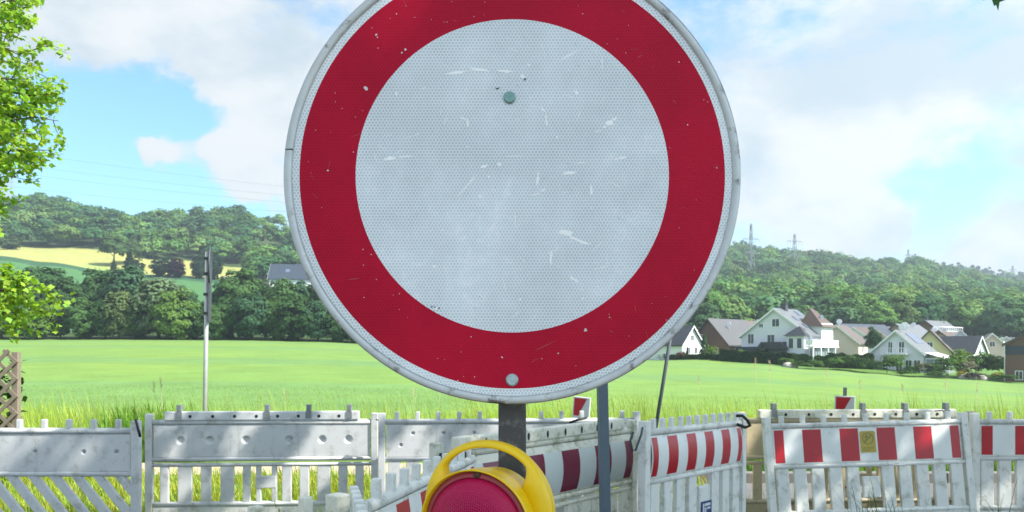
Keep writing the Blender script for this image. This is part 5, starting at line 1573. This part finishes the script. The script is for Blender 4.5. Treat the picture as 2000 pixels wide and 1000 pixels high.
def big_sign():
    rng = np.random.default_rng(12)
    root = empty('traffic_sign', (SC.x, SC.y, 0), 0, 'large round traffic sign, red ring round a scuffed white centre, on a dark post', 'traffic sign')
    zc = SC.z

    def fin(mb, name, mats):
        o = mb.build(name, mats, root); o.location.z = zc; return o
    w = MB()
    seg = 192
    w.bm.faces.new([w.bm.verts.new((R_WHITE * math.cos(2 * math.pi * k / seg), 0, R_WHITE * math.sin(2 * math.pi * k / seg))) for k in range(seg)])
    # scuffs of the white centre: (px, py, half length, half width, angle)
    for px, py, a, b_, ang in ((1112, 338, 15, 4.5, 0.02), (1212, 309, 13, 2.5, 0.2), (1125, 181, 7, 3, -0.9), (910, 365, 32, 1.4, 0.86), (945, 325, 9, 3, 0.3), (975, 322, 5, 4, 0), (1067, 235, 2, 16, 0.12), (1060, 214, 9, 2.2, -0.8),
                               (1176, 125, 1.6, 14, 0.05), (1076, 505, 2.5, 22, -0.06), (1050, 350, 3, 14, -0.1), (1190, 240, 9, 8, 0), (1180, 248, 5, 3, 0.4), (1200, 232, 6, 3, 0.3), (890, 142, 24, 3.5, 0.12), (935, 137, 20, 3, -0.1), (985, 139, 16, 3.2, -0.1),
                               (1022, 150, 8, 4, -0.6), (913, 240, 3, 9, 0.1), (905, 232, 7, 2, -0.4), (1088, 268, 3, 2.5, 0), (940, 385, 7, 2.5, -0.3), (1045, 380, 10, 2, 0.2), (1060, 372, 6, 2, 0.4), (848, 520, 4, 3, 0), (1120, 545, 12, 3, -0.5),
                               (760, 310, 14, 5, 0.2), (790, 306, 18, 2, 0.05), (1004, 305, 26, 1.2, 0.02), (1135, 318, 10, 1.5, 0.1), (1006, 425, 1.4, 20, 0), (962, 442, 12, 1.4, 0.9), (1105, 455, 18, 6, -0.2), (1130, 470, 20, 4, -0.35), (850, 602, 8, 3, -0.3), (1155, 372, 3, 12, 0)):
        x, z = sp(px, py)
        blob(w, x, z, a / K * 0.85, b_ / K * 0.85, ang, -0.0004, rng)
    for k in range(120):
        t = rng.uniform(0, 6.28); rr = 285 * math.sqrt(rng.uniform(0, 1)); x, z = sp(1000 + rr * math.cos(t), 343 + rr * math.sin(t))
        kind = rng.uniform(0, 1)
        if kind < 0.5: blob(w, x, z, rng.uniform(3, 20) / K, rng.uniform(0.35, 0.7) / K, rng.choice([0.8, -0.5, 1.5, 0.1]) + rng.normal(scale=0.3), -0.0003 - k * 2e-7, rng, 8, 1, 0.3)
        elif kind < 0.85: blob(w, x, z, rng.uniform(0.8, 3.2) / K, rng.uniform(0.6, 2.0) / K, rng.uniform(0, 3), -0.0003 - k * 2e-7, rng, 8, 1, 0.5)
        else: blob(w, x, z, rng.uniform(0.5, 1.3) / K, rng.uniform(0.4, 0.9) / K, rng.uniform(0, 3), -0.0003 - k * 2e-7, rng, 7, 3, 0.4)
    x, z = sp(971, 172); w.bm.faces.new([w.bm.verts.new((x + u / K, -0.0006, z + v / K)) for u, v in ((-6, 1), (-2, 0), (2, 0), (6, 1.5), (1, -3))]).material_index = 2
    for px, py in ((843, 599), (849, 600), (857, 602)):
        x, z = sp(px, py); blob(w, x, z, 3 / K, 0.9 / K, 0.5, -0.0007, rng, 7, 2)
    x, z = sp(1025, 155); blob(w, x, z, 3 / K, 3 / K, 0, -0.0006, rng, 8, 3)
    fin(w, 'white_centre', [MAT['sheet_white'], MAT['scuff'], MAT['grime'], MAT['steel_blue']])
    w = MB(); annulus(w, R_WHITE, R_RED, 0.0)
    for px, py, a in ((791, 97, 4), (785, 103, 2), (715, 172, 4.5), (735, 68, 2.5), (737, 73, 1.5), (774, 27, 1.6), (640, 333, 2.2), (690, 297, 1.2), (1143, 645, 3.5), (1090, 690, 2), (927, 736, 1.8), (980, 698, 2), (894, 743, 1.2), (1190, 620, 1.2), (920, 658, 1.6), (1138, 27, 1.3), (1326, 121, 1.8),
                      (1400, 328, 1.5), (1343, 244, 1.6), (668, 212, 1.1), (725, 497, 1.4), (709, 487, 1.3), (780, 574, 1.2), (735, 546, 1.3), (711, 581, 1.2), (710, 518, 1.3), (1301, 625, 1.2), (855, 700, 1.1), (905, 735, 1), (738, 94, 1), (810, 34, 1)):
        x, z = sp(px, py); blob(w, x, z, a / K * 0.8, a / K * 0.8, rng.uniform(0, 3), -0.0004, rng, 8, 1, 0.5)
    for k in range(70):
        t = rng.uniform(0, 6.28); rr = rng.uniform(312, 410); x, z = sp(1000 + rr * math.cos(t), 343 + rr * math.sin(t))
        if k % 3: blob(w, x, z, rng.uniform(0.5, 1.0) / K, rng.uniform(0.4, 0.9) / K, rng.uniform(0, 3), -0.0003, rng, 7, 1, 0.5)
        else: blob(w, x, z, rng.uniform(3, 11) / K, rng.uniform(0.3, 0.6) / K, rng.uniform(0, 3), -0.0003, rng, 8, 2, 0.3)
    for px, py, a, ang in ((1192, 620, 5, -1.0), (1065, 675, 22, 0.45), (690, 545, 12, 0.1), (1398, 325, 5, 0.9), (1250, 110, 6, 0.5)):
        x, z = sp(px, py); blob(w, x, z, a / K, 0.8 / K, ang, -0.0004, rng, 10, 2, 0.3)
    fin(w, 'red_ring', [MAT['sheet_red'], MAT['chip'], plain('rubbed red', (0.42, 0.05, 0.06), 0.6)])
    w = MB(); annulus(w, R_RED, R_SHEET + 0.001, 0.0)
    fin(w, 'white_border', MAT['sheet_border'])
    # folded edge profile, split at the left where the band meets
    w = MB()
    mt = Matrix.Rotation(math.radians(90), 4, 'X')      # lathe axis z -> -y (towards the viewer)
    w.lathe([(R_SHEET, -0.001), (R_SHEET + 0.0006, 0.0015), (R_SHEET + 0.003, 0.0045), (R_OUT - 0.003, 0.0050), (R_OUT - 0.0006, 0.0035), (R_OUT, 0.0), (R_OUT, -0.018), (R_OUT - 0.003, -0.022), (R_OUT - 0.012, -0.022), (R_OUT - 0.014, -0.016)], 192, 0, mt)
    rng2 = np.random.default_rng(3)
    fin(w, 'rim', MAT['alu'])
    w = MB(); mt = Matrix.Rotation(math.radians(90), 4, 'X')
    w.lathe([(0.0002, -0.004), (R_OUT - 0.008, -0.004)], 96, 0, mt)
    fin(w, 'back_plate', MAT['steel_sign'])
    w = MB(); x, z = sp(566, 293); w.box(x - 0.006, x + 0.006, -0.0058, 0.0, z - 0.0007, z + 0.0007)
    fin(w, 'rim_joint', MAT['grime'])
    # bolts
    for px, py, mat in ((995, 191, 'bolt_green'), (1000, 742, 'bolt')):
        x, z = sp(px, py)
        w = MB()
        mt = Matrix.Translation((x, 0, z)) @ Matrix.Rotation(math.radians(90), 4, 'X')
        w.lathe([(0.0093, -0.001), (0.0094, 0.0025), (0.0089, 0.0040), (0.0078, 0.0048), (0.0068, 0.0044), (0.004, 0.0048), (0.0001, 0.0048)], 28, 0, mt)
        w.lathe([(0.0095, -0.002), (0.0105, 0.0006), (0.0092, 0.0008)], 28, 1, mt)
        for a in range(3): 
            t = a * 2.1 + 0.4
            vs = w.box(-0.0016, 0.0016, -0.0056, -0.0047, -0.0004, 0.0004)
            bmesh.ops.transform(w.bm, matrix=Matrix.Translation((x + 0.003 * math.cos(t), 0, z + 0.003 * math.sin(t))) @ Matrix.Rotation(t, 4, 'Y'), verts=vs)
        fin(w, 'bolt', [MAT[mat], MAT['bolt']])
    # post and clamps
    w = MB(); hw = 27.8 / K
    w.box(-hw, hw, 0.030, 0.030 + 2 * hw, 0.0, zc + R_OUT * 0.9, bev=0.004)
    w.build('post', MAT['steel_dark'], root)
    for dz in (0.13, -0.335):
        w = MB(); w.box(-0.06, 0.06, 0.006, 0.029, zc + dz - 0.018, zc + dz + 0.018, bev=0.003); w.build('clamp', MAT['steel_sign'], root)
    w = MB(); w.box(-0.2, 0.2, -0.35, 0.45, 0.0, 0.11, bev=0.02); w.build('foot', MAT['rubber'], root)


big_sign()

# ------------------------------------------------------------------ warning lamp
MAT['lamp_yellow'] = plain('yellow lamp plastic', (0.86, 0.57, 0.005), 0.38, 0, 0.06, 12, dirt=(0.45, 0.22, 0.01), dscale=30, dlo=0.66, dhi=0.8)
def lens_mat():
    m, nt, bs = new_mat('ribbed red lens')
    t = node(nt, 'ShaderNodeTexCoord'); ob = t.outputs['Object']
    sx = node(nt, 'ShaderNodeSeparateXYZ'); nt.links.new(ob, sx.inputs[0])
    r = vmth(nt, 'LENGTH', vmth(nt, 'MULTIPLY', ob, (1, 1, 0)), out=1)
    rad = mth(nt, 'SINE', mth(nt, 'MULTIPLY', r, 2 * math.pi / 0.0036))
    col = mth(nt, 'SINE', mth(nt, 'MULTIPLY', sx.outputs[0], 2 * math.pi / 0.0032))
    inner = ramp(nt, r, 0.030, 0.066, 1, 0.12)
    h = mth(nt, 'MULTIPLY', mth(nt, 'MAXIMUM', rad, mth(nt, 'MULTIPLY', col, 0.9)), inner)
    bump(nt, bs, h, 0.8, 0.0014)
    c = mixc(nt, ramp(nt, h, -1, 1), (0.30, 0.001, 0.034), (0.50, 0.010, 0.090))
    nt.links.new(c, bs.inputs['Base Color'])
    bs.inputs['Roughness'].default_value = 0.22
    bs.inputs['Specular IOR Level'].default_value = 0.22
    bs.inputs['Transmission Weight'].default_value = 0.0
    return m
MAT['lens'] = lens_mat()
MAT['lens_ring'] = plain('faded pink lens ring', (0.34, 0.055, 0.065), 0.35, 0, 0.2, 40)


def lamp():
    ax = Vector((-0.33, -0.94, -0.055)).normalized()         # the way the lens looks
    c = Vector(((951 - 1000) / F * 1.185, 1.185, zof(998, 1.185)))
    root = empty('warning_lamp', c, 0, 'yellow warning lamp with a red ribbed lens and carrying handle clamped to the sign post', 'warning lamp')
    zq = ax.to_track_quat('Z', 'Y').to_matrix().to_4x4()      # local z -> axis
    zaxis = ax; up = (Vector((0, 0, 1)) - ax * ax.z).normalized(); right = up.cross(zaxis).normalized()
    # local frame: x right (seen from the front), y up, z outwards
    Mx = Matrix((( right.x, up.x, zaxis.x, 0), (right.y, up.y, zaxis.y, 0), (right.z, up.z, zaxis.z, 0), (0, 0, 0, 1)))
    if Mx.determinant() < 0: Mx = Matrix(((-right.x, up.x, zaxis.x, 0), (-right.y, up.y, zaxis.y, 0), (-right.z, up.z, zaxis.z, 0), (0, 0, 0, 1)))
    q = Mx.to_quaternion()
    root.scale = (1.035, 1.035, 1.035)
    root.rotation_mode = 'QUATERNION'; root.rotation_quaternion = q
    dy = -0.012
    T = Matrix.Translation((0, dy, 0))
    # barrel with hood
    b = MB()
    b.lathe([(0.001, -0.050), (0.060, -0.050), (0.070, -0.044), (0.0735, -0.02), (0.077, 0.0), (0.0785, 0.004), (0.078, 0.012), (0.0805, 0.030), (0.0835, 0.046), (0.0845, 0.052), (0.0838, 0.0535), (0.0822, 0.0525), (0.0812, 0.046), (0.0790, 0.040)], 96, 0, T)
    b.build('housing', MAT['lamp_yellow'], root)
    b = MB(); b.lathe([(0.0812, 0.040), (0.0790, 0.0445), (0.0750, 0.0465), (0.0722, 0.0475), (0.0712, 0.0455)], 96, 0, T)
    b.build('lens_ring', MAT['lens_ring'], root)
    b = MB()
    prof = [(0.0716 * math.sin(t), 0.030 + 0.030 * math.cos(t) ** 1.0) for t in np.linspace(math.pi / 2 * 0.98, 0.004, 22)]
    b.lathe(prof, 96)
    lo = b.build('lens', MAT['lens'], root); lo.location = (0, dy, 0.012)
    # screw at the top of the lens ring
    b = MB(); mt = Matrix.Translation((0.004, dy + 0.0760, 0.0445))
    b.lathe([(0.0055, -0.002), (0.0055, 0.0025), (0.004, 0.004), (0.0001, 0.004)], 16, 0, mt); b.box(-0.0005, 0.0085, dy + 0.0753, dy + 0.0767, 0.0482, 0.0489)
    b.build('screw', plain('rusty screw', (0.10, 0.055, 0.04), 0.5, 0.4, 0.3, 300), root)
    # carrying handle: flange round the barrel whose top is open
    b = MB()
    n = 120; rings = []
    for k in range(n):
        a = 2 * math.pi * k / n
        deg = math.degrees(a)
        gap = max(0.0, 1 - abs(deg - 92) / 62.0)
        s = min(1.0, gap * 3.2); s = s * s * (3 - 2 * s)
        ri = 0.068 + (0.0915 - 0.068) * s
        lift = 0.0035 * min(1, gap * 2)
        ro = 0.1012 + lift
        ri += lift
        hw = 0.018 - 0.0065 * s
        ca, sa = math.cos(a), math.sin(a)
        prof = [(ri, -hw * .8), (ri, hw * .8), (ri + 0.002, hw), (ro - 0.004, hw * .92), (ro, hw * .55), (ro + 0.001, 0.002), (ro - 0.0005, 0.0), (ro + 0.001, -0.002), (ro, -hw * .55), (ro - 0.004, -hw * .92), (ri + 0.002, -hw)]
        rings.append([b.bm.verts.new((r * ca, r * sa, z - 0.008)) for r, z in prof])
    m = len(rings[0])
    for k in range(n):
        r0, r1 = rings[k], rings[(k + 1) % n]
        for i in range(m):
            f = b.bm.faces.new((r0[i], r0[(i + 1) % m], r1[(i + 1) % m], r1[i])); f.smooth = True
    bmesh.ops.recalc_face_normals(b.bm, faces=b.bm.faces)
    b.build('handle', MAT['lamp_yellow'], root)
    # battery case below, clamp to the post behind
    b = MB(); b.box(-0.075, 0.075, -0.285, -0.085, -0.048, 0.03, bev=0.012); b.build('battery_case', MAT['lamp_yellow'], root)
    b = MB(); b.box(-0.03, 0.03, -0.04, 0.03, -0.085, -0.049, bev=0.004); b.build('clamp', MAT['steel_sign'], root)


lamp()

# ------------------------------------------------------------------ air between here and the hills
HAZE = 0.00038
if HAZE:
    b = MB(); b.box(-2600, 2600, -170, 1300, -240, 215)
    m = bpy.data.materials.new('haze'); m.use_nodes = True
    nt = m.node_tree; nt.nodes.clear()
    o_ = node(nt, 'ShaderNodeOutputMaterial'); v_ = node(nt, 'ShaderNodeVolumePrincipled')
    v_.inputs['Color'].default_value = (0.74, 0.88, 1.0, 1); v_.inputs['Density'].default_value = HAZE; v_.inputs['Anisotropy'].default_value = 0.3
    nt.links.new(v_.outputs[0], o_.inputs['Volume'])
    tag(b.build('haze', m), 'thin pale haze over the fields and hills', 'haze', None, 'stuff')
